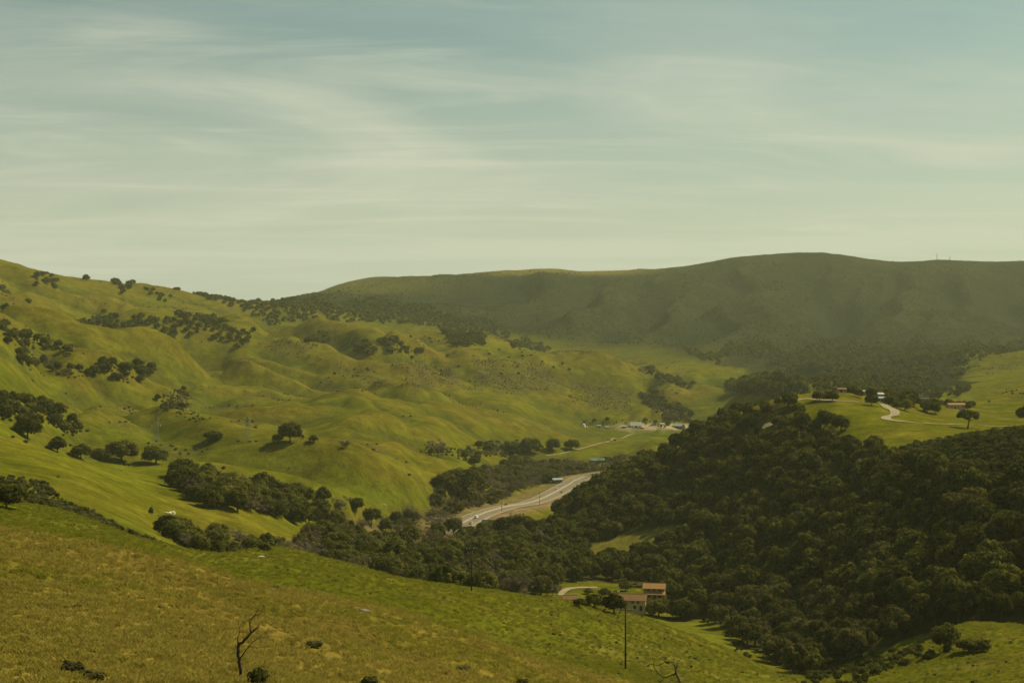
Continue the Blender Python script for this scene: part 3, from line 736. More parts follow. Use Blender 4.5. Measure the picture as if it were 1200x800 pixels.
_cu = lambda f: (600+FPX*f[0]/f[1], 400-(f[2]-CAM_H)/f[1]*FPX)
def near_px(f, u, v, ru, rv):
    a, b = _cu(f); return ((a-u)/ru)**2+((b-v)/rv)**2 < 1
hw = lambda f: np.min(np.hypot(HWY[:,0]-f[0], HWY[:,1]-f[1]))
creek = [f for f in creek if not near_px(f, 482, 646, 16, 9) and not near_px(f, 500, 672, 24, 7) and hw(f) > 21]
def off_view(f):   # keep the open stretch of highway clear in front
    u, v = _cu(f); top = v-f[5]
    return not (545 < u < 668 and top < np.interp(u, [535,600,680], [619,600,569]) and f[1] < 1000 and v > 575)
creek = [f for f in creek if off_view(f)]; forest = [f for f in forest if off_view(f) and hw(f) > 22]
strip = scatter([(500,612),(512,580),(556,556),(610,540),(650,534),(690,540),(655,560),(600,582),(565,600),(530,614)], 900, 1520, 7, [('bare', .66), ('oak', .22), ('brown', .12)], (5, 11), 4, keep=.92)
strip = [f for f in strip if hw(f) > 19]
band = scatter([(206,558),(250,564),(300,578),(350,582),(426,596),(428,612),(380,618),(330,610),(250,598),(212,584)], 600, 950, 8.6, [('oak', .88), ('bare', .12)], (5, 13), 5, keep=.92, wob=2)
lower = scatter([(182,634),(198,626),(250,634),(330,644),(335,660),(240,656)], 500, 680, 7.5, [('oak', .8), ('bare', .2)], (6, 10), 6, keep=.85)

hill = []; BRUSH = []
def hp_(poly, dmin, dmax, sp, kinds, hr, seed, keep=1.0):
    hr = (hr[0]*.75, hr[1]*.8); sp = sp*.85; keep = min(1, keep+.2)
    hill.append([f for f in scatter(poly, dmin, dmax, sp, kinds, hr, seed, keep) if np.min(np.hypot(HWY[:,0]-f[0], HWY[:,1]-f[1])) > 22]); BRUSH.extend(scatter(poly, dmin, dmax, 5.5, [('scrub', .6), ('sage', .4)], (.8, 3.2), seed+100, .6, wob=16))
hp_([(0,462),(50,474),(104,500),(95,508),(30,500),(0,490)], 700, 1250, 13, [('oak', .8), ('scrub', .2)], (4, 13), 11, .65)
hp_([(0,378),(20,388),(60,402),(98,414),(60,416),(20,406),(0,398)], 1000, 1800, 15, OAKS, (5, 14), 12, .65)
hp_([(20,416),(60,428),(110,434),(140,424),(190,430),(168,452),(120,446),(60,438),(20,426)], 1100, 1850, 14, [('oak', .8), ('bare', .2)], (5, 15), 13, .75)
hp_([(184,466),(220,460),(226,478),(200,488)], 1150, 1600, 12, [('oak', .5), ('bare', .5)], (5, 10), 14, .8)
hp_([(740,460),(770,459),(815,484),(812,497),(790,494),(765,480)], 1950, 2500, 13, [('oak', .8), ('bare', .2)], (5, 15), 15, .8)
hp_([(355,404),(365,393),(388,388),(388,398),(372,405)], 1900, 2800, 13, OAKS, (5, 15), 16, .8)
hp_([(415,412),(428,402),(440,408),(438,416),(420,416)], 1900, 2800, 13, OAKS, (5, 15), 17, .8)
hp_([(440,400),(460,398),(505,417),(485,422),(455,412)], 1900, 2800, 13, OAKS, (5, 15), 18, .8)
hp_([(520,388),(540,384),(568,390),(570,406),(530,405)], 2100, 3000, 14, OAKS, (5, 15), 19, .8)
hp_([(745,434),(765,432),(828,457),(818,462),(780,448)], 2250, 2900, 14, [('oak', .7), ('bare', .3)], (8, 13), 20, .9)
hp_([(500,536),(530,534),(560,541),(640,528),(640,520),(590,520),(510,526)], 1150, 1600, 13, [('oak', .5), ('bare', .5)], (6, 11), 21, .5)
hp_([(640,548),(690,540),(760,530),(760,540),(700,560),(650,566)], 1280, 1640, 10, [('bare', .85), ('oak', .15)], (4, 8), 22, .55)
hp_([(680,498),(740,497),(800,497),(830,500),(830,494),(690,492)], 1900, 2130, 13, [('oak', .6), ('bare', .4)], (6, 11), 23, .35)
far_trees = []
def fp_(poly, dmin, dmax, sp, hr, seed, keep=1.0, kinds=(('faroak', 1),)): far_trees.extend(scatter(poly, dmin, dmax, sp*.88, list(kinds), (hr[0]*.75, hr[1]*.85), seed, keep, wob=26 if seed in (40, 41) else 16))
fp_([(60,378),(130,372),(200,374),(300,382),(292,402),(230,404),(150,396),(80,388)], 1850, 2700, 13, (4, 13), 31, .8)
fp_([(112,327),(140,325),(175,331),(160,339),(130,337)], 2400, 3000, 13, (4, 13), 32, .8)
fp_([(40,327),(75,331),(70,342),(45,340)], 2200, 2800, 14, (4, 13), 33, .7)
fp_([(0,332),(20,347),(48,358),(20,356),(0,352)], 1800, 2500, 14, (4, 13), 34, .7)
fp_([(0,360),(45,368),(90,378),(70,384),(0,372)], 1600, 2300, 16, (4, 13), 35, .45)
fp_([(165,340),(215,345),(215,352),(170,350)], 2300, 3100, 18, (4, 13), 36, .5)
fp_([(225,344),(330,352),(340,358),(240,358)], 2500, 3800, 16, (4, 13), 37, .6)
fp_([(285,357),(440,352),(520,366),(600,384),(600,402),(560,392),(520,388),(420,378),(320,382)], 2650, 3900, 17, (4, 13), 38, .75)
fp_([(600,402),(640,407),(660,414),(620,416),(600,410)], 2500, 3200, 15, (4, 13), 39, .8)
fp_([(925,449),(960,438),(1010,428),(1080,422),(1128,434),(1100,446),(1136,456),(1085,466),(1050,474),(1000,459),(960,463)], 1650, 2900, 14, (4, 13), 40, .8)
fp_([(800,416),(900,406),(1000,402),(1240,398),(1240,412),(1170,422),(1150,416),(1110,432),(1000,434),(930,447),(900,430)], 2400, 3400, 16, (4, 13), 41, .75)
fp_([(300,392),(560,400),(640,420),(700,440),(560,450),(330,440)], 1800, 2600, 26, (3, 6), 42, .16)
grove = scatter([(856,458),(880,455),(930,452),(938,464),(900,468),(856,465)], 1650, 2250, 12, [('gum', .35), ('oak', .65)], (12, 24), 43, .85, wob=8)

# trees of the hilltop with the houses
top = scatter([(952,466),(985,463),(1060,466),(1105,480),(1090,488),(1050,478),(1000,472),(960,470)], 880, 1180, 10, [('oak', .85), ('light', .15)], (5, 9), 44, .7)
top2 = scatter([(1085,470),(1140,476),(1135,483),(1090,482)], 900, 1250, 13, [('oak', .9), ('light', .1)], (4, 7), 45, .5)
road_d = lambda f: min(np.min(np.hypot(l[:,0]-f[0], l[:,1]-f[1])) for l in (HILLROAD, UPPERROAD, SPUR))
top = [f for f in top+top2 if road_d(f) > 9]; forest = [f for f in forest if road_d(f) > 8]; HOUSE_PX = [(1028,458),(1012,456),(1033,462),(1120,478),(1082,467),(986,460)]
top = [f for f in top if not any(near_px(f, a, b+2.5, 8, 3.5) for a, b in HOUSE_PX)]
HT = [(1027,985),(1034,962),(1010,990),(986,968),(1082,1030),(1120,1040)]
top = [f for f in top if not any(abs(600+FPX*f[0]/f[1]-a) < 6 and b-40 < f[1] < b+9 for a, b in HT)]
HOMES = [(741,640),(767,668),(668,655)]
def clear_house(f): return all(math.hypot(f[0]-(u-600)/FPX*d, f[1]-d) > 13 for u, d in HOMES)
def lawn(f):
    u, v = _cu(f); return inpoly([(648,702),(655,684),(690,680),(735,684),(748,700),(780,705),(850,735),(880,765),(800,760),(700,725)], np.array(u), np.array(v)) and f[1] > 430
forest = [f for f in forest if clear_house(f) and not lawn(f)]; creek = [f for f in creek if clear_house(f) and not lawn(f)]

def split(items, n):
    items = sorted(items, key=lambda f: -f[5]); return items[:n], items[n:]
REST = []
def individuals(items, n, label, group):
    a, b = split(items, n)
    for x, y, z, h, k, hp in a: plant(x, y, z, h, k, label[k] if isinstance(label, dict) else label, group[k] if isinstance(group, dict) else group, PR.uniform(.9, 1.15))
    REST.extend(b)
fo_oak = [f for f in forest if f[4] == 'woodoak']; fo_br = [f for f in forest if f[4] == 'brown']; REST += [f for f in forest if f[4] == 'light']
individuals(fo_oak, 74, 'dark evergreen oak packed into the woodland on the shaded hillside', 'oaks of the shaded woodland')
individuals(fo_br, 40, 'brownish round-topped oak in the thicket below the ranch house meadow', 'brown oaks of the creek thicket')
cr = {k: [f for f in creek if f[4] == k] for k in ('oak', 'bare', 'brown', 'light')}
individuals(cr['oak'], 22, 'dark green oak in the creek trees below the highway', 'oaks along the creek')
individuals(cr['bare'], 14, 'grey-brown leafless tree among the creek oaks below the highway', 'leafless trees along the creek')
REST += cr['brown']+cr['light']
st = {k: [f for f in strip if f[4] == k] for k in ('oak', 'bare', 'brown')}
individuals(st['bare'], 10, 'leafless tan tree between the highway and the bright meadow', 'leafless trees above the highway'); REST += st['oak']+st['brown']
individuals([f for f in band if f[4] == 'oak'], 20, 'dark oak in the long grove across the slope below the grassy bench', 'oaks of the hillside grove'); REST += [f for f in band if f[4] != 'oak']
individuals([f for f in lower if f[4] == 'oak'], 10, 'dark oak in the gully row below the white rocks', 'oaks of the gully row'); REST += [f for f in lower if f[4] != 'oak']
for items, n, lab in zip(hill, (8, 6, 9, 3, 6, 3, 2, 5, 4, 4, 3, 0, 2), (
    'oak in the loose cluster on the steep grass slope above the twin oaks', 'oak in the upper cluster on the long grass spur', 'oak in the hollow beside the rounded grass dome', 'tree in the small gully clump under the grass dome',
    'oak in the dark wood on the hill behind the white barn', 'oak in the leaf-shaped dark grove on the light green ridge', 'oak in the small round grove on the light green ridge', 'oak in the slanting grove on the light green ridge', 'oak in the dark grove at the foot of the range',
    'oak in the diagonal line down the ridge behind the farm', 'tree at the foot of the round hill beside the valley meadow', '', 'tree behind the sheds of the valley farm')):
    individuals([f for f in items if f[4] in ('oak',)], n, lab, lab.replace('oak in', 'oaks of').replace('tree', 'trees')); REST += [f for f in items if f[4] != 'oak']
individuals([f for f in grove if f[4] == 'gum'], 7, 'tall dark gum tree in the dense grove beyond the wooded hill', 'gum trees of the dense grove'); REST += [f for f in grove if f[4] != 'gum']
individuals(top, 16, 'round oak among the pale-roofed houses on the hilltop', 'oaks around the hilltop houses')

# single trees that stand apart
S = [
 (32,513,26,'oak','spreading oak alone above the row of five oaks on the left slope',1.2), (67,530,20,'oak','small round oak at the upper end of the hillside row',1.1),
 (95,537,18,'oak','low wide oak second in the hillside row',1.25), (118,540,16,'oak','low oak in the middle of the hillside row beside the big domed oak',1.2),
 (143,541,27,'oak','large domed oak, biggest of the hillside row',1.35), (182,544,23,'oak','broad leaning oak at the lower end of the hillside row',1.35),
 (340,518,25,'oak','tall spreading oak alone on the grassy bench',1.05), (325,518,10,'oak','low dark oak tucked beside the tall oak on the bench',1.2), (367,518,9,'oak','small dark oak just downhill of the tall bench oak',1.3),
 (404,525,12,'bare','thin leafless tree alone on the green meadow edge',1.0), (250,516,12,'oak','flat-topped oak alone by the lattice pylon',1.7),
 (308,572,20,'oak','rounded oak alone above the hillside grove',1.3), (225,557,16,'oak','small oak at the top end of the hillside grove',1.1),
 (513,536,22,'bare','pale brown tree at the foot of the round hill',1.2), (540,577,30,'oak','large dark oak at the end of the bright meadow',1.35), (520,577,24,'oak','dark oak leaning over the bright meadow corner',1.2), (556,546,14,'oak','small oak above the leafless trees',1.1),
 (600,531,15,'oak','round oak in the valley row beside the farm track',1.3), (622,531,20,'oak','tallest oak of the valley row beside the farm track',1.2), (648,528,15,'oak','small oak at the end of the farm track row',1.0), (670,527,13,'oak','dark oak right beside the farm track',1.2),
 (665,553,9,'oak','low dark tree beside the highway field',1.3), (680,553,8,'oak','small round tree next to the highway field',1.2),
 (101,329,8,'faroak','lone round tree on the grassy skyline',1.0), (1134,502,23,'umbrella','lone umbrella-shaped oak beside the hilltop road',1.15), (1203,503,28,'umbrella','oak at the end of the hilltop road, half out of frame',1.0),
 (960,470,13,'oak','flat-crowned oak beside the hilltop road bend',1.3), (975,470,12,'oak','second flat-crowned oak beside the hilltop road bend',1.3),
 (935,487,16,'oak','oak at the forest edge above the short road bend',1.1), (968,503,24,'oak','large dark oak at the top edge of the forest below the hilltop meadow',1.1), (985,505,20,'oak','oak stepping out onto the hilltop meadow from the forest',1.1),
 (720,719,26,'oak','dense dark oak hiding the end of the cream ranch house',1.1), (697,712,18,'light','yellow-green tree between the shed and the ranch house',1.4), (679,711,11,'light','low olive tree beside the brown shed roof',1.5), (690,696,8,'light','small olive bush-like tree on the lawn above the shed',1.4), (709,699,11,'light','olive tree on the lawn between driveway and ranch house',1.3), (733,692,12,'light','olive tree behind the chimney end of the ranch house',1.2),
 (783,703,26,'light','yellow-green tree beside the tiled upper house',1.0), (772,722,22,'oak','dark oak on the lawn beside the cream ranch house',1.2), (798,724,24,'oak','broad dark oak casting shade on the ranch lawn',1.3), (765,721,9,'light','small pale tree in front of the lawn oaks',.8),
 (1108,762,33,'light','gnarled open-branched oak at the edge of the bottom meadow',1.0), (1135,764,17,'oak','low spreading dark oak on the bottom meadow',1.6), (1150,763,15,'oak','rounded dark bush-like oak at the meadow tip',1.4),
 (177,604,11,'oak','small narrow dark tree near the white rocks',.6), (521,626,24,'bare','leafless tree at the near end of the highway',1.2), (531,629,24,'brown','brownish oak at the near end of the highway',1.0), (512,622,26,'bare','tall leafless tree where the highway enters the creek woods',1.2), (8,596,30,'oak','dark oak at the gully head by the photo edge',1.1), (0,588,24,'oak','oak behind the gully head oak',1.1),
 (310,647,12,'oak','small oak in the field below the hillside grove',1.0), (497,668,30,'light','round yellow-green tree in front of the green gabled house',1.05), (460,666,34,'oak','dark tree with a pale trunk beside the green gabled house',1.1),
]
for u, v, hpx, k, lab, wd in S: plant_px(u, v, hpx, k, lab, None, wd, 230 if v > 640 and u < 1000 else 0)
# shrubs near the camera and on the slopes
SH = [(306,806,27,'scrub','dense grey-green shrub at the foot of the dead tree',.9), (433,806,16,'scrub','dark leafy shrub cropped by the bottom of the grass slope',1.1), (612,802,9,'sage','small dark shrub on the brown slope',1.0), 
      (85,786,13,'sage','grey brush patch on the brown slope',1.6), (105,797,14,'sage','wider grey brush patch on the brown slope',1.8), 
      (325,690,5,'sage','small grey tuft on the brown crest',1.4), (368,758,9,'sage','grey bush on the middle of the brown slope',1.6), (542,786,8,'sage','round grey tuft on the lower brown slope',1.5), 
      ]
for u, v, hpx, k, lab, wd in SH: plant_px(u, v, hpx, k, lab, None, wd)
mass('forest', [(f[0], f[1], f[2]-.2, f[3]/MODELS[f[4]][0].h, random.uniform(0, 6.28), f[4]) for f in REST], 'dense dark oak woodland massed over the shaded hillside and creek', 'forest')
mass('treeline', [(f[0], f[1], f[2]-.2, f[3]/10, random.uniform(0, 6.28), 'faroak') for f in far_trees], 'dark woods in bands over the far hills and range foot', 'forest')
mass('shrubbery', [(f[0], f[1], f[2]-.1, f[3]/MODELS[f[4]][0].h, random.uniform(0, 6.28), f[4]) for f in chap], 'even carpet of chaparral on the ridge below the hilltop road', 'chaparral')
def far_brush():
    out = []
    box = [(-40,280),(1240,280),(1240,420),(-40,420)]
    pr = lambda x, y: np.clip(.55+.9*(fbm(x/160, y/160, 3)+.1), .25, 1)*(1-.93*smooth(4250, 4480, y))
    for x, y, z, h, k, hp in scatter(box, 3250, 4650, 12, [('farscrub', 1)], (1.5, 4), 51, .8, prob=pr):
        u = 600+FPX*x/y; v = 400-(z-CAM_H)/y*FPX
        if 330 < u < 500 and v < 344 and random.random() < .8: continue
        out.append((x, y, z-.2, h/3.2, random.uniform(0, 6.28), k))
    for x, y, z, h, k, hp in scatter([(860,395),(1150,395),(1150,446),(900,446)], 2300, 3300, 11, [('farscrub', 1)], (1.5, 4), 53, .8, prob=pr, wob=14): out.append((x, y, z-.2, h/3.2, random.uniform(0, 6.28), k))
    return out
mass('vegetation', far_brush(), 'dark brush covering the face of the distant range', 'brush')
def hill_brush():
    out = []
    pr = lambda x, y: smooth(.30, .60, fbm(x/180, y/180, 4)*.6+.6*fbm(x/45+7, y/45, 4))
    for x, y, z, h, k, hp in scatter([(-30,330),(1230,330),(1230,560),(880,560),(880,500),(560,545),(430,575),(-30,600)], 560, 3100, 7, [('scrub', .35), ('sage', .65)], (.7, 2.0), 52, .5, prob=pr):
        if hw((x, y)) < 24 or (600 < 600+FPX*x/y < 830 and 1500 < y < 2030 and PR.random() < .85): continue
        if 900 < 600+FPX*x/y < 1260 and 640 < y < 1080: continue
        if k == 'sage' and h > 2: h = 1.8
        out.append((x, y, z-.1, h/MODELS[k][0].h*1.1, random.uniform(0, 6.28), k))
    return out
for k_, p_ in enumerate(BRUSHY): BRUSH += scatter(p_, 1100, 2800, 4.2, [('scrub', .25), ('sage', .75)], (.5, 1.7), 300+k_, .5, wob=14)
HB = hill_brush()+[(f[0], f[1], f[2]-.1, min(f[3], 3 if f[4] == 'scrub' else 1.9)/MODELS[f[4]][0].h, random.uniform(0, 6.28), f[4]) for f in BRUSH if hw(f) > 22]; mass('undergrowth', HB, 'scattered low brush over the grass hills', 'brush')
def near_brush():
    out = []
    for poly, d0, d1, sp, keep, kinds, hr in (
        ([(640,690),(740,716),(940,800),(740,800),(600,740)], 225, 445, 2.2, .10, [('sage', .9), ('scrub', .1)], (.25, .7)),
        ([(200,650),(400,660),(640,702),(700,760),(480,722),(330,690)], 225, 400, 2.6, .05, [('sage', 1)], (.2, .5)),
        ([(0,690),(300,740),(740,800),(740,806),(0,806)], 60, 225, 2.4, .02, [('sage', 1)], (.2, .5)),
        ([(990,806),(1060,768),(1130,745),(1200,745),(1200,806)], 260, 420, 3, .12, [('sage', 1)], (.3, .7)),
        ([(930,806),(960,775),(1060,760),(1120,760),(1040,790),(1000,806)], 330, 520, 3, .6, [('scrub', 1)], (.8, 2.2)),
        ([(0,560),(40,562),(70,582),(140,618),(235,653),(150,645),(60,602),(0,590)], 360, 570, 2.2, .6, [('scrub', .6), ('sage', .4)], (.5, 1.9)),
        ([(780,705),(800,712),(1000,770),(940,795),(860,765),(850,738)], 430, 660, 4, .3, [('scrub', .7), ('sage', .3)], (.6, 1.8))):
        for x, y, z, h, k, hp in scatter(poly, d0, d1, sp, kinds, hr, int(d0+sp*10), keep): out.append((x, y, z-.04, h/MODELS[k][0].h, random.uniform(0, 6.28), k))
    return out
NBR = near_brush(); mass('weeds', NBR, 'small grey-green weed clumps dotted over the near slopes', 'weeds')

# grass of the near slopes
def grass_model(seed, h, n, spread, bw):
    rs = np.random.RandomState(seed); mb = MB()
    for k in range(n):
        a = rs.rand()*6.28; r = spread*math.sqrt(rs.rand()); x, y = math.cos(a)*r, math.sin(a)*r; b = rs.rand()*6.28; hh = h*(.55+.6*rs.rand()); l = hh*(.4+.8*rs.rand()); w = bw*(.6+.8*rs.rand())
        dx, dy = math.cos(b), math.sin(b); px_, py_ = -dy*w, dx*w
        mb.add([(x-px_, y-py_, -.03), (x+px_, y+py_, -.03), (x+dx*l*.4+px_*.7, y+dy*l*.4+py_*.7, hh*.62), (x+dx*l, y+dy*l, hh)], [(0,1,2),(0,2,3)])
    me = mb.mesh('grass_tuft', M['grass']); set_tone(me, np.repeat(rs.rand(n), 2)); return Model(h, blades=me)
def grass_material():
    m, nt, N, L = mat_base('grass_blades'); out = N.new('ShaderNodeOutputMaterial'); at = nd(N, 'ShaderNodeAttribute', attribute_name='tone'); ia = nd(N, 'ShaderNodeAttribute', attribute_name='dry', attribute_type='INSTANCER'); oi = N.new('ShaderNodeObjectInfo')
    g = mixc(N, L, at.outputs['Fac'], (.165, .178, .012), (.26, .25, .022)); s = mixc(N, L, at.outputs['Fac'], (.265, .208, .040), (.39, .312, .066))
    c = mixc(N, L, ia.outputs['Fac'], g, s); c = mixc(N, L, 1.0, c, maprange(N, L, oi.outputs['Random'], 0, 1, .84, 1.16), 'MULTIPLY')
    d = N.new('ShaderNodeBsdfDiffuse'); t = N.new('ShaderNodeBsdfTranslucent'); mx = N.new('ShaderNodeMixShader'); mx.inputs[0].default_value = .5
    L.new(c, d.inputs[0]); L.new(c, t.inputs[0]); L.new(d.outputs[0], mx.inputs[1]); L.new(t.outputs[0], mx.inputs[2]); L.new(mx.outputs[0], out.inputs[0]); return m
M['grass'] = grass_material()
MODELS['grass'] = [grass_model(200+k, .20+.05*k, 26, .34, .014) for k in range(4)]
def grass():
    rs = np.random.RandomState(77); items = []; dry = []
    for d0, d1, dens, sc in ((52, 120, 5.0, .9), (120, 270, 2.0, 1.15), (270, 450, .6, 1.4)):
        n = int(dens*(d1-d0)*(d1+d0)/2*.84); d = np.sqrt(rs.uniform(d0*d0, d1*d1, n)); u = rs.uniform(-90, 1290, n); x = (u-600)/FPX*d
        z = T.height(x, d); v = 400-(z-CAM_H)/d*FPX; i, j, a, b = T.idx(u, d); keep = (v < T.vmin[i, np.maximum(j-1, 0)]+3) & (v < 830) & (rs.rand(n) < .7+.3*smooth(-.5, .3, fbm(x/5, d/5, 2)))
        keep &= ~inpoly(FOREST, u, v) | (d < 420)
        dr = np.clip(T.dry[i, j]*.9+rs.normal(size=n)*.22+.1, 0, 1)
        for X, Y, Zz, q, rr, dd in zip(x[keep], d[keep], z[keep], rs.uniform(.55, 1.35, n)[keep], rs.uniform(0, 6.28, n)[keep], dr[keep]): items.append((X, Y, Zz, q*sc, rr, 'grass')); dry.append(dd)
    print('grass', len(items)); return items, dry
GI, GD = grass(); mass('grass', GI, 'green and straw-brown grass tufts over the near hillside', 'grass', GD)
# ---------------------------------------------------------------- buildings
def gable_roof(w, d, zb, rise, over, th=.18):
    """thick gable roof, ridge along x"""
    X, Y = w/2+over, d/2+over; drop = rise*over/(d/2); mb = MB()
    prof = [(-Y, zb-drop), (0, zb+rise), (Y, zb-drop)]
    V = [(x, y, z+k) for x in (-X, X) for k in (.02, th) for y, z in prof]
    # per end: 0-2 lower profile, 3-5 upper profile; the other end +6
    mb.add(V, [(0,1,7,6),(1,2,8,7),(3,9,10,4),(4,10,11,5),(0,6,9,3),(2,5,11,8),(0,3,4,1),(1,4,5,2),(6,7,10,9),(7,8,11,10)])
    return mb
def house(name, loc, rz, w, d, h, rise, wallm, roofm, label, cat, wins=(), doors=(), trim='white', over=.45, lift=.0, chimney=None, group=None, battens=0):
    """wins/doors: (face, along, z, width, height); faces f(ront, -y) b l r"""
    root = empty(name, loc, rz); X, Y = w/2, d/2
    V = [(-X,-Y,-3.2),(X,-Y,-3.2),(X,Y,-3.2),(-X,Y,-3.2),(-X,-Y,h),(X,-Y,h),(X,Y,h),(-X,Y,h),(-X,0,h+rise-.02),(X,0,h+rise-.02)]
    MB().add(V, [(0,1,5,4),(2,3,7,6),(1,2,6,9,5),(3,0,4,8,7),(3,2,1,0)]).build('wall', M[wallm], root)
    roof = gable_roof(w, d, h, rise, over).build('roof', M[roofm], root)
    if chimney: MB().box((chimney[0], chimney[1], h+rise*.7), (.8, .8, rise*1.3+.8)).box((chimney[0], chimney[1], h+rise*1.35+.42), (1.0, 1.0, .16)).build('chimney', M['cream'], roof)
    MB().bar((-X-over, 0, h+rise+.2), (X+over, 0, h+rise+.2), .16).build('ridge_cap', M[roofm], roof)
    for kind, lst in (('window', wins), ('door', doors)):
        for fc, a, z, ww, hh in lst:
            if fc in 'fb': s = -1 if fc == 'f' else 1; c = (a, s*(Y+.02), z); size = (ww, .06, hh); fr = (ww+.24, .05, hh+.24); ins = (a, s*(Y+.012), z); out_ = (0, s*.045, 0)
            else: s = -1 if fc == 'l' else 1; c = (s*(X+.02), a, z); size = (.06, ww, hh); fr = (.05, ww+.24, hh+.24); ins = (s*(X+.012), a, z); out_ = (s*.045, 0, 0)
            o = MB().box(c, fr).build(kind, M[trim], root)
            p = (c[0]+out_[0]*.5, c[1]+out_[1]*.5, c[2])
            MB().box(p, size).build('pane' if kind == 'window' else 'leaf', M['glass'], o)
    return tag(root, label, cat, group)
def ground_px(u, d): x = (u-600)/FPX*d; return x, d, float(T.height(x, d))

p = ground_px(739, 640); p = (p[0], p[1], p[2]+1.5); ranch = house('ranch_house', p, R(-9), 13.5, 7.5, 4.7, 1.9, 'cream', 'tile_b', 'two-storey cream ranch house with brown tiled roof on the valley lawn', 'house',
    [('f', 1.2, 3.7, 1.1, .9), ('f', 3.6, 3.7, 1.0, .9), ('f', 2.1, 1.5, 1.1, 1.2), ('f', -2.6, 3.6, 1.1, .9), ('r', -1.2, 3.4, 1.0, 1.0)], [('f', 4.9, 1.1, 1.2, 2.2)], 'tan', .7, chimney=(-5.6, .8))
q = ground_px(767, 668); q = (q[0], q[1], max(q[2], p[2]-.2))
upper = house('ranch_house', q, R(-9), 9.6, 7.0, 5.2, 1.7, 'tan', 'tile_o', 'taller tan house with orange tiled roof and porch behind the cream house', 'house',
    [('f', -2.6, 4.4, 1.0, .7), ('f', 0, 4.4, 1.0, .7), ('f', 2.6, 4.4, 1.0, .7), ('f', -2.4, 1.6, 1.2, 1.2), ('f', 2.6, 1.6, 1.2, 1.2)], [('f', .3, 1.1, 1.1, 2.2)], 'darkwall', .6)
pr_ = MB().add([(-4.6,-6.2,2.5),(5.4,-6.2,2.5),(5.4,-3.45,3.7),(-4.6,-3.45,3.7),(-4.6,-6.2,2.68),(5.4,-6.2,2.68),(5.4,-3.45,3.88),(-4.6,-3.45,3.88)], [(3,2,1,0),(4,5,6,7),(0,1,5,4),(1,2,6,5),(2,3,7,6),(3,0,4,7)]).build('porch_roof', M['tile_o'], upper)
for k in range(4): MB().bar((-4.3+k*3.1, -6.0, -.5), (-4.3+k*3.1, -6.0, 2.55), .18).build('porch_post', M['tan'], pr_)
p = ground_px(668, 655); house('shed', p, R(4), 6.6, 4.8, 2.4, 1.3, 'tan', 'tile_b', 'small shed with brown tiled roof beside the gravel driveway', 'shed', [('f', 1.5, 1.4, .8, .7)], [('f', -1, 1.0, 1.0, 1.9)], 'tan', .4)
p = T.hit(574, 616.5) or ground_px(574, 1005); house('shed', p, R(-14), 10.5, 6, 3.0, 1.4, 'white', 'darkwall', 'low white-walled shed with dark roof below the highway', 'shed', [('f', -2, 1.6, 1.2, 1.0), ('f', 2.8, 1.6, 1.2, 1.0)], [('f', .4, 1.1, 1.2, 2.1)])
p = T.hit(483, 647, 500) or ground_px(483, 720); house('gabled_house', p, R(98), 9, 7.5, 2.8, 4.6, 'greenwall', 'darkwall', 'steep dark green gabled house with pale eaves among the creek trees', 'house', [('l', -1.6, 1.8, 1.1, 1.2), ('l', 1.6, 1.8, 1.1, 1.2), ('l', 0, 4.9, 1.0, 1.1)], [('f', 0, 1.1, 1.2, 2.1)], 'white', .55)
p = T.hit(521, 674, 470) or ground_px(521, 560); house('shed', p, R(5), 5.0, 3.2, 2.1, .5, 'tan', 'metalroof', 'little shed with pale flat roof under the creek trees', 'shed', [('f', 1, 1.3, .7, .6)], [('f', -1, .95, .9, 1.8)], 'white', .25)
p = T.hit(653, 565) or ground_px(653, 1290); house('house', p, R(10), 9, 6, 2.8, 1.3, 'slate', 'blueroof', 'slate-blue cottage between the highway and the leafless trees', 'house', [('f', -2.5, 1.6, 1.2, 1.1), ('f', 2.5, 1.6, 1.2, 1.1)], [('f', 0, 1.05, 1.1, 2.1)])
p = T.hit(640, 565) or ground_px(640, 1290); house('shed', p, R(-8), 6, 5, 2.6, 1.2, 'slate', 'greenroof', 'grey-green shed next to the slate-blue cottage', 'shed', [('f', 1.5, 1.4, .9, .8)], [('f', -1.2, 1.0, 1.4, 2.0)])
p = T.hit(700, 542) or ground_px(700, 1500); house('barn', p, R(0), 15, 9, 2.8, 2.0, 'greenwall', 'greenroof', 'long green-roofed barn at the edge of the wooded hill', 'barn', [('f', -4, 1.6, 1.2, 1.0), ('f', 4, 1.6, 1.2, 1.0)], [('f', 0, 1.4, 2.6, 2.7)])
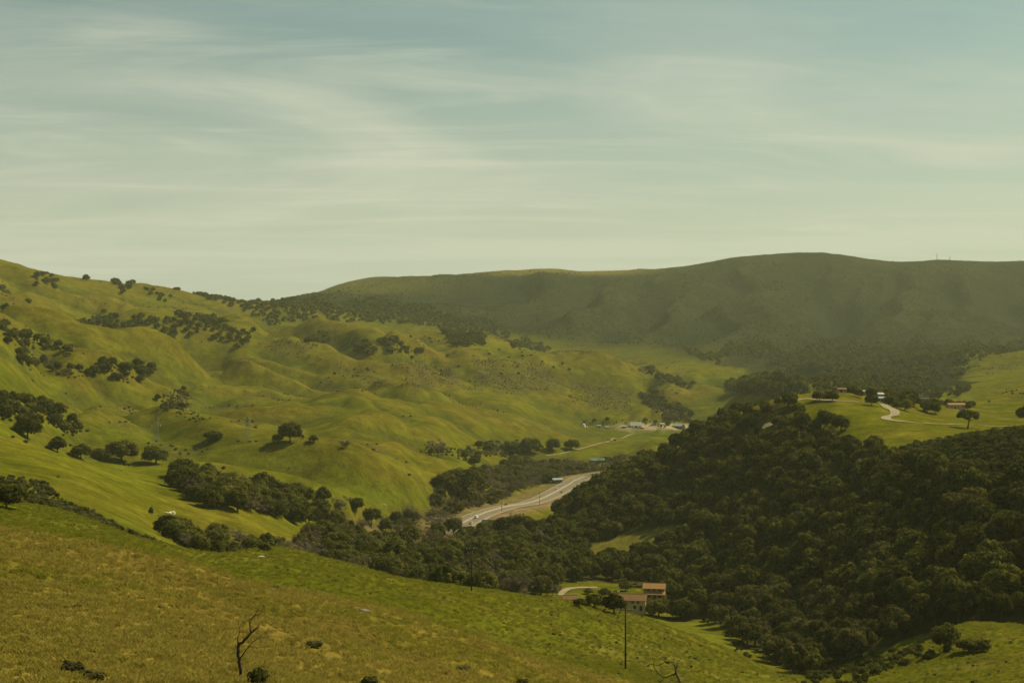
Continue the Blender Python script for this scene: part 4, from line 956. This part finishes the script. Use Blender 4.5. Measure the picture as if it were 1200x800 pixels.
# the farm in the valley
p = T.hit(745, 500.5) or ground_px(745, 2000); house('barn', p, R(2), 15.5, 10, 2.6, 5.0, 'white', 'metalroof', 'big white-roofed barn of the valley farm', 'barn', [('f', -5, 1.5, 1.3, 1.0), ('f', 5, 1.5, 1.3, 1.0)], [('f', 0, 1.3, 3.2, 2.5)])
for u, v, w, d, h, rise, wl, rf, lab, cat, rz in (
    (795, 501.5, 15, 10, 3.2, 2.6, 'darkwall', 'blueroof', 'dark barn with pale blue-grey metal roof at the farm edge', 'barn', -38),
    (775.5, 498.5, 4.6, 4, 2.6, 1.0, 'white', 'metalroof', 'small white cottage behind the farmyard', 'house', 8),
    (683.5, 500, 5.2, 5, 2.6, 1.6, 'white', 'blueroof', 'small white house at the far end of the farm row', 'house', 70),
    (687.5, 501.3, 2.6, 2.4, 1.8, .5, 'white', 'metalroof', 'tiny white shed below the small white house', 'shed', 5),
    (702, 500.5, 5.5, 4.5, 2.2, 1.1, 'slate', 'blueroof', 'grey shed in the farm row between two white ones', 'shed', -12),
    (711.5, 502, 4.8, 3.8, 2.4, .7, 'cream', 'metalroof', 'cream trailer at the meadow edge of the farm', 'trailer', 4),
    (731.5, 501, 6.5, 4.4, 2.3, .9, 'cream', 'metalroof', 'cream shed beside the big white-roofed barn', 'shed', -6),
    (752, 502, 6.0, 3.4, 2.0, .6, 'cream', 'metalroof', 'low cream outbuilding in front of the white-roofed barn', 'shed', 3),
    (811, 496, 3.0, 3.0, 2.2, .8, 'white', 'metalroof', 'lone white hut in the brush past the dark barn', 'shed', 20)):
    p = T.hit(u, v)
    if p: house(lab.split()[-1] if False else {'barn': 'barn', 'house': 'cottage', 'shed': 'shed', 'trailer': 'trailer'}[cat], p, R(rz), w, d, h, rise, wl, rf, lab, cat, [('f', w*.25, 1.3, w*.12, .8)], [('f', -w*.2, .95, w*.16, 1.8)], 'white', .3)
# houses of the hilltop
for u, v, w, d, h, rise, wl, rf, lab, rz in (
    (1027, 985, 8.5, 6, 3.0, .9, 'tan', 'metalroof', 'hilltop house with long pale roof among oaks', 4), (1034, 962, 8.0, 5.5, 2.6, .8, 'tan', 'blueroof', 'lower hilltop house with grey roof below the long-roofed one', -3),
    (1010, 990, 5.0, 4.5, 2.8, .9, 'cream', 'blueroof', 'small hilltop house half hidden by dark oaks', 10), (986, 968, 5.6, 4.5, 2.4, .8, 'tan', 'tile_b', 'low brown-roofed house beside the upper dirt road', 2),
    (1082, 1030, 7.0, 5, 2.6, 1.0, 'tan', 'darkwall', 'brown hilltop house with dark roof on the small lawn', -8), (1120, 1040, 12, 6, 3.0, 1.0, 'pink', 'tile_o', 'long salmon-pink house at the end of the hilltop', 3)):
    p = ground_px(u, v)
    if p: house('hilltop_house', p, R(rz), w, d, h, rise, wl, rf, lab, 'house', [('f', -w*.32, 1.6, 1.2, 1.1), ('f', w*.05, 1.6, 1.2, 1.1), ('f', w*.34, 1.6, 1.2, 1.1)], [('f', -w*.13, 1.1, 1.1, 2.1)], 'white', .5)

# ---------------------------------------------------------------- poles, pylons, masts
def utility_pole(u, v, hpx, label, rz=0, dmin=0, arm=2.6, group=None, loc=None):
    p = loc or T.hit(u, v, dmin); h = hpx*p[1]/FPX
    root = empty('utility_pole', p, rz)
    MB().tube([(0,0,-.8),(0,0,h*.5),(0,0,h)], [.19, .16, .12], 8).build('pole', M['polewood'], root, smooth=True)
    a = MB().box((0, -.14, h-.35), (arm, .12, .15)).build('crossarm', M['palewood'], root)
    MB().bar((-arm*.33, -.16, h-.42), (0, -.14, h-1.15), .05).bar((arm*.33, -.16, h-.42), (0, -.14, h-1.15), .05).build('brace', M['steel'], root)
    for x in (-arm*.46, -arm*.2, arm*.22, arm*.46):
        MB().tube([(x, -.14, h-.28), (x, -.14, h-.16), (x, -.14, h-.05)], [.045, .085, .05], 6).build('insulator', M['white'], a)
    return tag(root, label, 'utility pole', group)
utility_pole(733, 785, 73, 'tall wooden utility pole on the weedy slope below the ranch house', R(-4), 200)
utility_pole(552.5, 692, 51, 'wooden utility pole on the green crest before the creek trees', R(12), 300)
for u, d, lab in ((588, 1080, 'roadside utility pole on the highway embankment beside the white-walled shed'), (632.5, 1165, 'roadside utility pole on the dirt embankment where the highway climbs')):
    x = (u-600)/FPX*d; utility_pole(0, 0, 11*FPX/d, lab, R(15), loc=(x, d, float(T.height(x, d))), arm=2.0)
def pylon(p, h, label, rz):
    root = empty('lattice_pylon', p, rz); w = h*.1; body = MB(); lv = [0, .25, .48, .68, .84, 1.0]
    hw_ = lambda t: w*(1-t)**1.0*.9+.35
    for i in range(len(lv)-1):
        a, b = lv[i], lv[i+1]; A, B = hw_(a), hw_(b)
        for sx, sy in ((-1,-1),(1,-1),(1,1),(-1,1)): body.bar((sx*A, sy*A, a*h-(.8 if i == 0 else 0)), (sx*B, sy*B, b*h), .11)
        for (s1, s2) in (((-1,-1),(1,-1)),((1,-1),(1,1)),((1,1),(-1,1)),((-1,1),(-1,-1))):
            body.bar((s1[0]*A, s1[1]*A, a*h), (s2[0]*B, s2[1]*B, b*h), .05); body.bar((s2[0]*A, s2[1]*A, a*h), (s1[0]*B, s1[1]*B, b*h), .05)
    body.build('tower', M['steel'], root)
    for t, l in ((.74, .17), (.86, .08), (.97, .11)):
        mb = MB()
        for s in (-1, 1):
            mb.bar((0, -.3, h*t), (s*h*l, 0, h*t), .08); mb.bar((0, .3, h*t), (s*h*l, 0, h*t), .08); mb.bar((0, 0, h*t+.8), (s*h*l, 0, h*t), .06)
        a = mb.build('crossarm', M['steel'], root)
        for s in (-1, 1): MB().tube([(s*h*l*.96, 0, h*t), (s*h*l*.96, 0, h*t-.7), (s*h*l*.96, 0, h*t-1.4)], [.08, .14, .08], 6).build('insulator', M['white'], a)
    return tag(root, label, 'pylon')
for u, v, hpx, lab in ((290, 517, 29, 'lattice power pylon on the grassy bench beside the flat-topped oak'), (183, 521, 32, 'lattice power pylon behind the lower end of the oak row'), (495, 452, 22, 'faint lattice pylon on the brushy hill above the round dome')):
    p = T.hit(u, v)
    if p: pylon(p, hpx*p[1]/FPX, lab, R(35))
def mast(u, hpx, label):
    i = T.idx(float(u), 100.)[0]; j = int(np.argmin(T.V[i])); d = T.Dp[j]; x = (u-600)/FPX*d; h = hpx*d/FPX
    root = empty('radio_mast', (x, d, float(T.height(x, d))-.5)); mb = MB()
    for k in range(3):
        a = k*2.094; mb.bar((math.cos(a)*1.2, math.sin(a)*1.2, -1), (math.cos(a)*.5, math.sin(a)*.5, h), .35)
    for t in range(8):
        for k in range(3):
            a, b = k*2.094, (k+1)*2.094; r1, r2 = 1.2-.7*t/8, 1.2-.7*(t+1)/8
            mb.bar((math.cos(a)*r1, math.sin(a)*r1, h*t/8), (math.cos(b)*r2, math.sin(b)*r2, h*(t+1)/8), .22)
    mb.build('tower', M['steel'], root); MB().bar((.3, 0, h-.2), (.3, 0, h*1.2), .2).build('aerial', M['steel'], root)
    for s in (-1, 1): MB().box((s*.9, 0, h*.86), (.7, .9, 1.6)).build('antenna', M['white'], root)
    return tag(root, label, 'mast')
mast(1098, 7, 'taller thin radio mast on the distant range crest'); mast(1113, 4.5, 'shorter thin radio mast on the distant range crest')

# ---------------------------------------------------------------- highway furniture and vehicles
def along(off, s0, s1, y=None):
    d = np.gradient(HWY, axis=0); d /= np.linalg.norm(d, axis=1)[:,None]; n = np.c_[d[:,1], -d[:,0]]; return HWY+n*off
def barrier():
    ln = along(0, 0, 1); sec = [(-.35, 0), (-.15, .35), (-.1, .95), (.1, .95), (.15, .35), (.35, 0)]; d = np.gradient(HWY, axis=0); d /= np.linalg.norm(d, axis=1)[:,None]
    V = []; F = []
    for k, p in enumerate(ln):
        for o_, z in sec: V.append((p[0]+d[k][1]*o_, p[1]-d[k][0]*o_, HWY_Z[k]+.255+z))
    for k in range(len(ln)-1):
        for i in range(5): F.append((k*6+i, k*6+i+1, k*6+7+i, k*6+6+i))
    tag(MB().add(V, F).build('median_barrier', M['shoulder']), 'pale concrete median barrier along the middle of the highway', 'barrier')
barrier()
def wheel_mesh(r, w):
    mb = MB(); n = 12
    prof = [(r*.55, -w/2), (r*.95, -w/2), (r, -w*.35), (r, w*.35), (r*.95, w/2), (r*.55, w/2)]
    V = [(q*math.cos(a), y, q*math.sin(a)) for k in range(n) for a in (2*math.pi*k/n,) for q, y in prof]; m_ = len(prof)
    mb.add(V, [(k*m_+i, k*m_+i+1, ((k+1) % n)*m_+i+1, ((k+1) % n)*m_+i) for k in range(n) for i in range(m_-1)])
    hub = MB(); hub.add([(r*.56*math.cos(2*math.pi*k/n), y, r*.56*math.sin(2*math.pi*k/n)) for y in (-w*.4, w*.4) for k in range(n)], [tuple(range(n)), tuple(range(2*n-1, n-1, -1))])
    return mb.mesh('tyre', M['rubber']), hub.mesh('rim', M['steel'])
TYRE, RIM = wheel_mesh(.33, .22)
def vehicle(name, off, depth, paint, label, cat, van=False, flip=False):
    ln = along(off, 0, 1); k = int(np.argmin(np.abs(ln[:,1]-depth))); d = ln[min(k+1, len(ln)-1)]-ln[k-1]; rz = math.atan2(d[1], d[0])+(math.pi if flip else 0)
    root = empty(name, (ln[k][0], ln[k][1], HWY_Z[k]+.27), rz)
    side = [(-2.2,.35),(-2.25,.8),(-2.1,1.0),(1.0,1.0),(2.0,.85),(2.2,.6),(2.2,.35)] if not van else [(-2.6,.4),(-2.6,1.1),(2.0,1.1),(2.6,.95),(2.7,.6),(2.7,.4)]
    W = .88 if not van else .98
    def prism(prof, w0, w1=None, mid=None):
        n = len(prof); zs = [z for _, z in prof]; zm, zM = min(zs), max(zs); w1 = w0 if w1 is None else w1
        wf = lambda z: w0+(w1-w0)*(z-zm)/(zM-zm+1e-6)
        V = [(x, s*wf(z), z) for s in (-1, 1) for x, z in prof]
        return MB().add(V, [tuple(range(n)), tuple(range(2*n-1, n-1, -1))]+[(i, n+i, n+(i+1) % n, (i+1) % n) for i in range(n)])
    body = prism(side, W*1.0, W*.97).build('body', M[paint], root)
    cab = [(-1.75,1.0),(-1.2,1.43),(.3,1.43),(1.0,1.0)] if not van else [(-2.55,1.1),(-2.5,2.25),(1.1,2.25),(1.9,1.1)]
    prism(cab, W*.94, W*.74 if not van else W*.9).build('cabin', M['glass'] if not van else M[paint], root)
    if not van: prism([(-1.15,1.43),(-1.1,1.47),(.2,1.47),(.25,1.43)], W*.73).build('roof', M[paint], root)
    else: prism([(.95,1.25),(.95,2.0),(1.22,2.0),(1.72,1.25)], W*.96, W*.93).build('side_window', M['glass'], root)
    x2 = 2.2 if not van else 2.7
    for s in (-1, 1):
        MB().box((x2, s*W*.68, .68), (.06, .3, .16)).build('headlight', M['white'], root); MB().box((-x2*(1.02 if not van else .965), s*W*.75, .8), (.06, .2, .2)).build('tail_light', M['tile_b'], root)
        for x in (-1.35, 1.38):
            w = empty('wheel', (x, s*(W-.08), .33), 0, root); inst('tyre', TYRE, w); inst('rim', RIM, w)
    return tag(root, label, cat)
vehicle('car', -3.1, 1300, 'carwhite', 'white car on the upper carriageway near the wooded bend', 'car', flip=True)
vehicle('car', -6.9, 1150, 'cardark', 'dark car alone on the upper carriageway', 'car', flip=True)
vehicle('car', 6.9, 1275, 'carsilver', 'silver car on the lower carriageway near the wooded bend', 'car')
vehicle('van', 3.1, 1035, 'carwhite', 'white van on the lower carriageway above the white-walled shed', 'van', True)
vehicle('car', 6.9, 1012, 'carwhite', 'white car on the lower carriageway where the highway leaves the trees', 'car')
# cars by the farmhouse and houses
def parked(u, v, paint, rz, label, dmin=0):
    p = T.hit(u, v, dmin)
    if not p: return
    o = vehicle('car', 0, 1000, paint, label, 'car'); o.location = (p[0], p[1], p[2]+.05); o.rotation_euler = (0, 0, rz)
parked(815, 707, 'carsilver', 2.4, 'silver car parked in the shade of the trees beside the ranch lawn', 430)
parked(524, 652, 'carwhite', .5, 'white car parked in the dark creek trees', 470)

# ---------------------------------------------------------------- dead tree, bare oak, rocks, cattle
def px3(u, v, d): return ((u-600)/FPX*d, d, CAM_H-(v-400)/FPX*d)
def wood(name, branches, d, mat, root_o, part, r0):
    """branches: lists of (photo u, v, metres nearer or farther, radius)"""
    out = []
    for k, br in enumerate(branches):
        pts = []; rad = []
        E = ease_line([px3(u, v, d+dd)+(r*r0,) for u, v, dd, r in br], .12)
        rr = random.Random(k)
        jit = [Vector((rr.gauss(0, .022), rr.gauss(0, .022), rr.gauss(0, .022))) for _ in E]
        pts = [Vector(e[:3])-Vector(root_o)+j*min(1, .6+abs(e[3])*4) for e, j in zip(E, jit)]; rad = [max(.006, e[3]) for e in E]
        o = MB().tube(pts, rad, 6).build('trunk' if k == 0 else 'branch', mat if not isinstance(mat, list) else mat[min(k, len(mat)-1)], None, smooth=True); out.append(o)
    return out
def dead_tree():
    d = T.hit(285, 799)[1]+1.5; base = px3(283, 812, d); base = (base[0], base[1], float(T.height(base[0], base[1])))
    root = empty('dead_tree', base)
    vb = 400-(base[2]-CAM_H)/d*FPX+2
    B = [[(284,vb,0,2.0),(283,796,0,1.8),(281,778,0,1.6),(279,764,.05,1.7),(279,757,.1,1.7),(284,752,.1,1.35),(292,744,.1,1.05),(296,739,.15,.85),(303,735,.2,.55)],
         [(294.5,741,.12,.8),(293,733,.1,.6),(293,727,0,.55),(297,722,-.1,.4),(301,720,-.1,.35),(308,717,-.15,.12)],
         [(297,722,-.1,.38),(301,716,-.05,.25),(305,710,0,.10)], [(279,756,.1,.8),(278,748,0,.5),(281,741,-.1,.4),(281,735,-.15,.3),(279,730,-.2,.12)], [(281,735,-.15,.28),(284,730,-.1,.12)],
         [(281,772,0,.9),(287,763,-.3,.5),(292,757,-.4,.45),(296,758,-.5,.3),(310,758,-.6,.12)], [(291,758,-.4,.42),(297,751,-.3,.3),(304,747,-.3,.25),(313,746,-.3,.15),(324,745,-.2,.07)], [(303,735,.2,.5),(304,731,.2,.2)],
         [(279,766,.05,.5),(275,764,.1,.2),(272,767,.15,.1)], [(276.5,759,.08,.45),(275,753,.05,.2)], [(297,751,-.3,.25),(301,748,-.4,.15),(300,744,-.4,.08)], [(281,741,-.1,.25),(284,738,0,.1)],
         [(300,735,.2,.4),(306,730,.3,.18),(311,729,.4,.1),(317,733,.4,.06)], [(304,747,-.3,.2),(309,741,-.3,.12),(316,739,-.3,.06)], [(313,746,-.3,.14),(318,750,-.3,.08),(326,751,-.3,.05)]]
    for o in wood('dead_tree', B, d, M['deadwood'], base, 'branch', .064): o.parent = root
    rs = np.random.RandomState(8); mb = MB()
    for u, v in ((304,731),(305,710),(308,717),(281,733),(279,731),(317,733),(324,745),(326,751),(310,758),(316,739),(313,746),(300,744),(272,767),(298,722)):
        for k in range(4):
            p_ = Vector(px3(u+rs.normal()*1.2, v+rs.normal()*1.2, d+rs.normal()*.15))-Vector(base); q_ = p_+Vector((rs.normal()*.16+.06, rs.normal()*.1, rs.normal()*.12+.07)); mb.tube([p_, (p_+q_)/2+Vector((rs.normal()*.03, 0, rs.normal()*.03)), q_], [.009, .007, .004], 3)
    o = mb.build('twigs', M['deadwood'], root); o['kind'] = 'stuff'
    tag(root, 'gnarled dead tree with forked bare limbs on the brown slope', 'dead tree')
dead_tree()
def bare_oak():
    d = 175.; u0 = 798; x = (u0-600)/FPX*d; base = (x, d, float(T.height(x, d))); root = empty('bare_tree', base); vb = 400-(base[2]-CAM_H)/d*FPX
    B = [[(800,vb,0,3.6),(798,(vb+800)/2,0,3.0),(797,800,0,2.0),(793,790,0,1.7),(792,784,0,1.4),(794,778,.1,.9)],
         [(793,788,0,1.2),(787,791,-.4,.9),(778,793,-.6,.7),(771,788,-.7,.6),(766,779,-.7,.4),(768,772,-.7,.15)], [(792,783,0,1.0),(788,776,.3,.6),(780,775,.5,.5),(772,779,.6,.4),(762,778,.7,.3),(752,783,.8,.22),(744,788,.8,.1)],
         [(780,775,.5,.4),(776,770,.5,.25),(768,774,.4,.12)], [(793,778,.1,.6),(796,773,0,.25),(799,770,0,.1)], [(778,793,-.6,.5),(774,800,-.7,.35),(768,806,-.8,.2)], [(771,788,-.7,.4),(766,793,-.8,.25),(757,795,-.9,.1)],
         [(797,798,0,.9),(801,796,.3,.5),(804,793,.4,.2)], [(762,778,.7,.22),(757,774,.7,.12),(753,768,.7,.06)], [(785,784,-.2,.4),(779,783,-.3,.3),(774,785,-.3,.1)], [(797,797,0,.8),(788,800,-.3,.5),(780,797,-.4,.2)]]
    for o in wood('bare_tree', B, d, [M['palewood'], M['deadwood'], M['deadwood'], M['deadwood'], M['palewood']], base, 'branch', .10): o.parent = root
    rs = np.random.RandomState(3); mb = MB()
    for k in range(150):
        u = rs.uniform(742, 806); v = rs.uniform(768, 806); p_ = Vector(px3(u, v, d+rs.uniform(-1.5, 1.5)))-Vector(base); q_ = p_+Vector((rs.normal()*.4, rs.normal()*.4, .3+rs.rand()*.4)); m2 = (p_+q_)/2+Vector((rs.normal()*.1, 0, rs.normal()*.1))
        mb.tube([p_, m2, q_], [.014, .010, .004], 3)
    o = mb.build('twigs', M['palewood'], root); o['kind'] = 'stuff'
    tag(root, 'grey bare oak with twisting twigs rising from the slope below the utility pole', 'bare tree')
bare_oak()
def rock_mesh(seed, r, sq=(1, .8, .65)):
    rs = np.random.RandomState(seed); bm = bmesh.new(); bmesh.ops.create_icosphere(bm, subdivisions=2, radius=r); c = rs.normal(size=(9, 3)); c /= np.linalg.norm(c, axis=1)[:,None]; off = rs.uniform(.62, .9, 9)*r
    for v in bm.verts:
        p_ = np.array(v.co)
        for n, o_ in zip(c, off):
            t = p_@n-o_
            if t > 0: p_ = p_-n*t*.85
        v.co = p_*np.array(sq)+rs.normal(size=3)*.015*r
    me = bpy.data.meshes.new('rock'); bm.to_mesh(me); bm.free(); return me
def rock(u, v, r, seed, mat, label, sq=(1, .8, .65), dmin=0, group=None, name='boulder'):
    p = T.hit(u, v, dmin); me = rock_mesh(seed, r, sq); me.materials.append(M[mat]); o = inst(name, me, None, (p[0], p[1], p[2]+r*.25), seed); return tag(o, label, 'rock', group)
rock(194.5, 601.5, 1.0, 3, 'rock', 'low pale end rock of the bleached outcrop on the green slope', (1.3, .8, .6)); rock(198.5, 602, 1.15, 4, 'rock', 'middle block of the bleached outcrop on the green slope', (1.2, .9, .8)); rock(203, 602, 1.35, 5, 'rock', 'tallest pale block of the bleached outcrop on the green slope', (.75, .8, 1.0))
rock(427, 717, .55, 6, 'stone', 'pale flat stone embedded near the brown crest', (1.7, .8, .5)); rock(306, 653, .7, 7, 'stone', 'small pale stone on the green crest', (1.8, .8, .5)); rock(757, 758, .5, 8, 'stone', 'pale stone in the weeds beside the utility pole', (1.5, .8, .5)); rock(182, 765, .16, 9, 'rock', 'tiny white stone in the brown grass')
def cow(u, v, rz, label, group=None, dmin=0, paint='cow'):
    p = T.hit(u, v, dmin)
    if not p: return
    me = bpy.data.meshes.new('cow'); bm = bmesh.new()
    def add(a, b, ra, rb, n=8):
        a, b = Vector(a), Vector(b); q_ = (b-a).to_track_quat('Z', 'Y'); A = []; B_ = []
        for k in range(n):
            t = 2*math.pi*k/n; A.append(bm.verts.new(a+q_@Vector((math.cos(t)*ra, math.sin(t)*ra, 0)))); B_.append(bm.verts.new(b+q_@Vector((math.cos(t)*rb, math.sin(t)*rb, 0))))
        for k in range(n): bm.faces.new((A[k], A[(k+1) % n], B_[(k+1) % n], B_[k]))
        return A, B_
    rings = [(-1.0,.98,.18),(-.85,.98,.36),(-.3,.95,.42),(.3,.95,.43),(.75,1.0,.38),(1.0,1.05,.26),(1.25,.95,.17),(1.5,.72,.15),(1.75,.5,.10)]
    prev = None
    for x, z, r_ in rings:
        cur = [bm.verts.new((x, math.cos(2*math.pi*k/8)*r_*.78, z+math.sin(2*math.pi*k/8)*r_)) for k in range(8)]
        if prev:
            for k in range(8): bm.faces.new((prev[k], prev[(k+1) % 8], cur[(k+1) % 8], cur[k]))
        prev = cur
    bm.faces.new(prev)
    for x in (-.75, .7):
        for s in (-.2, .2): add((x, s, .85), (x+.05, s, .4), .15, .08, 6); add((x+.05, s, .42), (x, s, 0), .08, .06, 6)
    bmesh.ops.recalc_face_normals(bm, faces=bm.faces); bm.to_mesh(me); bm.free(); me.materials.append(M[paint])
    o = inst('cow', me, None, p, rz); return tag(o, label, 'cow', group)
for u, v, rz in ((279, 518, .4), (293, 518.5, 2.9), (300, 518, .2)): cow(u, v, rz, 'dark cow grazing on the bench near the lattice pylon', 'cattle on the bench')
cow(450, 593, .3, 'pale cow grazing at the foot of the bright meadow', None, 0, 'white')

# ---------------------------------------------------------------- haze
def haze():
    zmin, zmax = float(T.Z.min())-1.5, float(T.Z.max())+40; xm = float(np.abs(T.Xw).max())+60
    y0, y1 = -60., float(T.Yw.max())+60
    m, nt, N, L = mat_base('valley_haze'); out = N.new('ShaderNodeOutputMaterial'); pv = N.new('ShaderNodeVolumePrincipled'); pv.inputs['Color'].default_value = HAZE_COL; pv.inputs['Density'].default_value = HAZE; pv.inputs['Anisotropy'].default_value = .2
    L.new(pv.outputs[0], out.inputs['Volume'])
    o = MB().box((0, (y0+y1)/2, (zmin+zmax)/2), (2*xm, y1-y0, zmax-zmin)).build('haze', m)
    tag(o, 'thin pale haze hanging over the valley', 'haze', kind='stuff')
HAZE = 4.2e-5; HAZE_COL = (.90, .95, .66, 1)
haze()
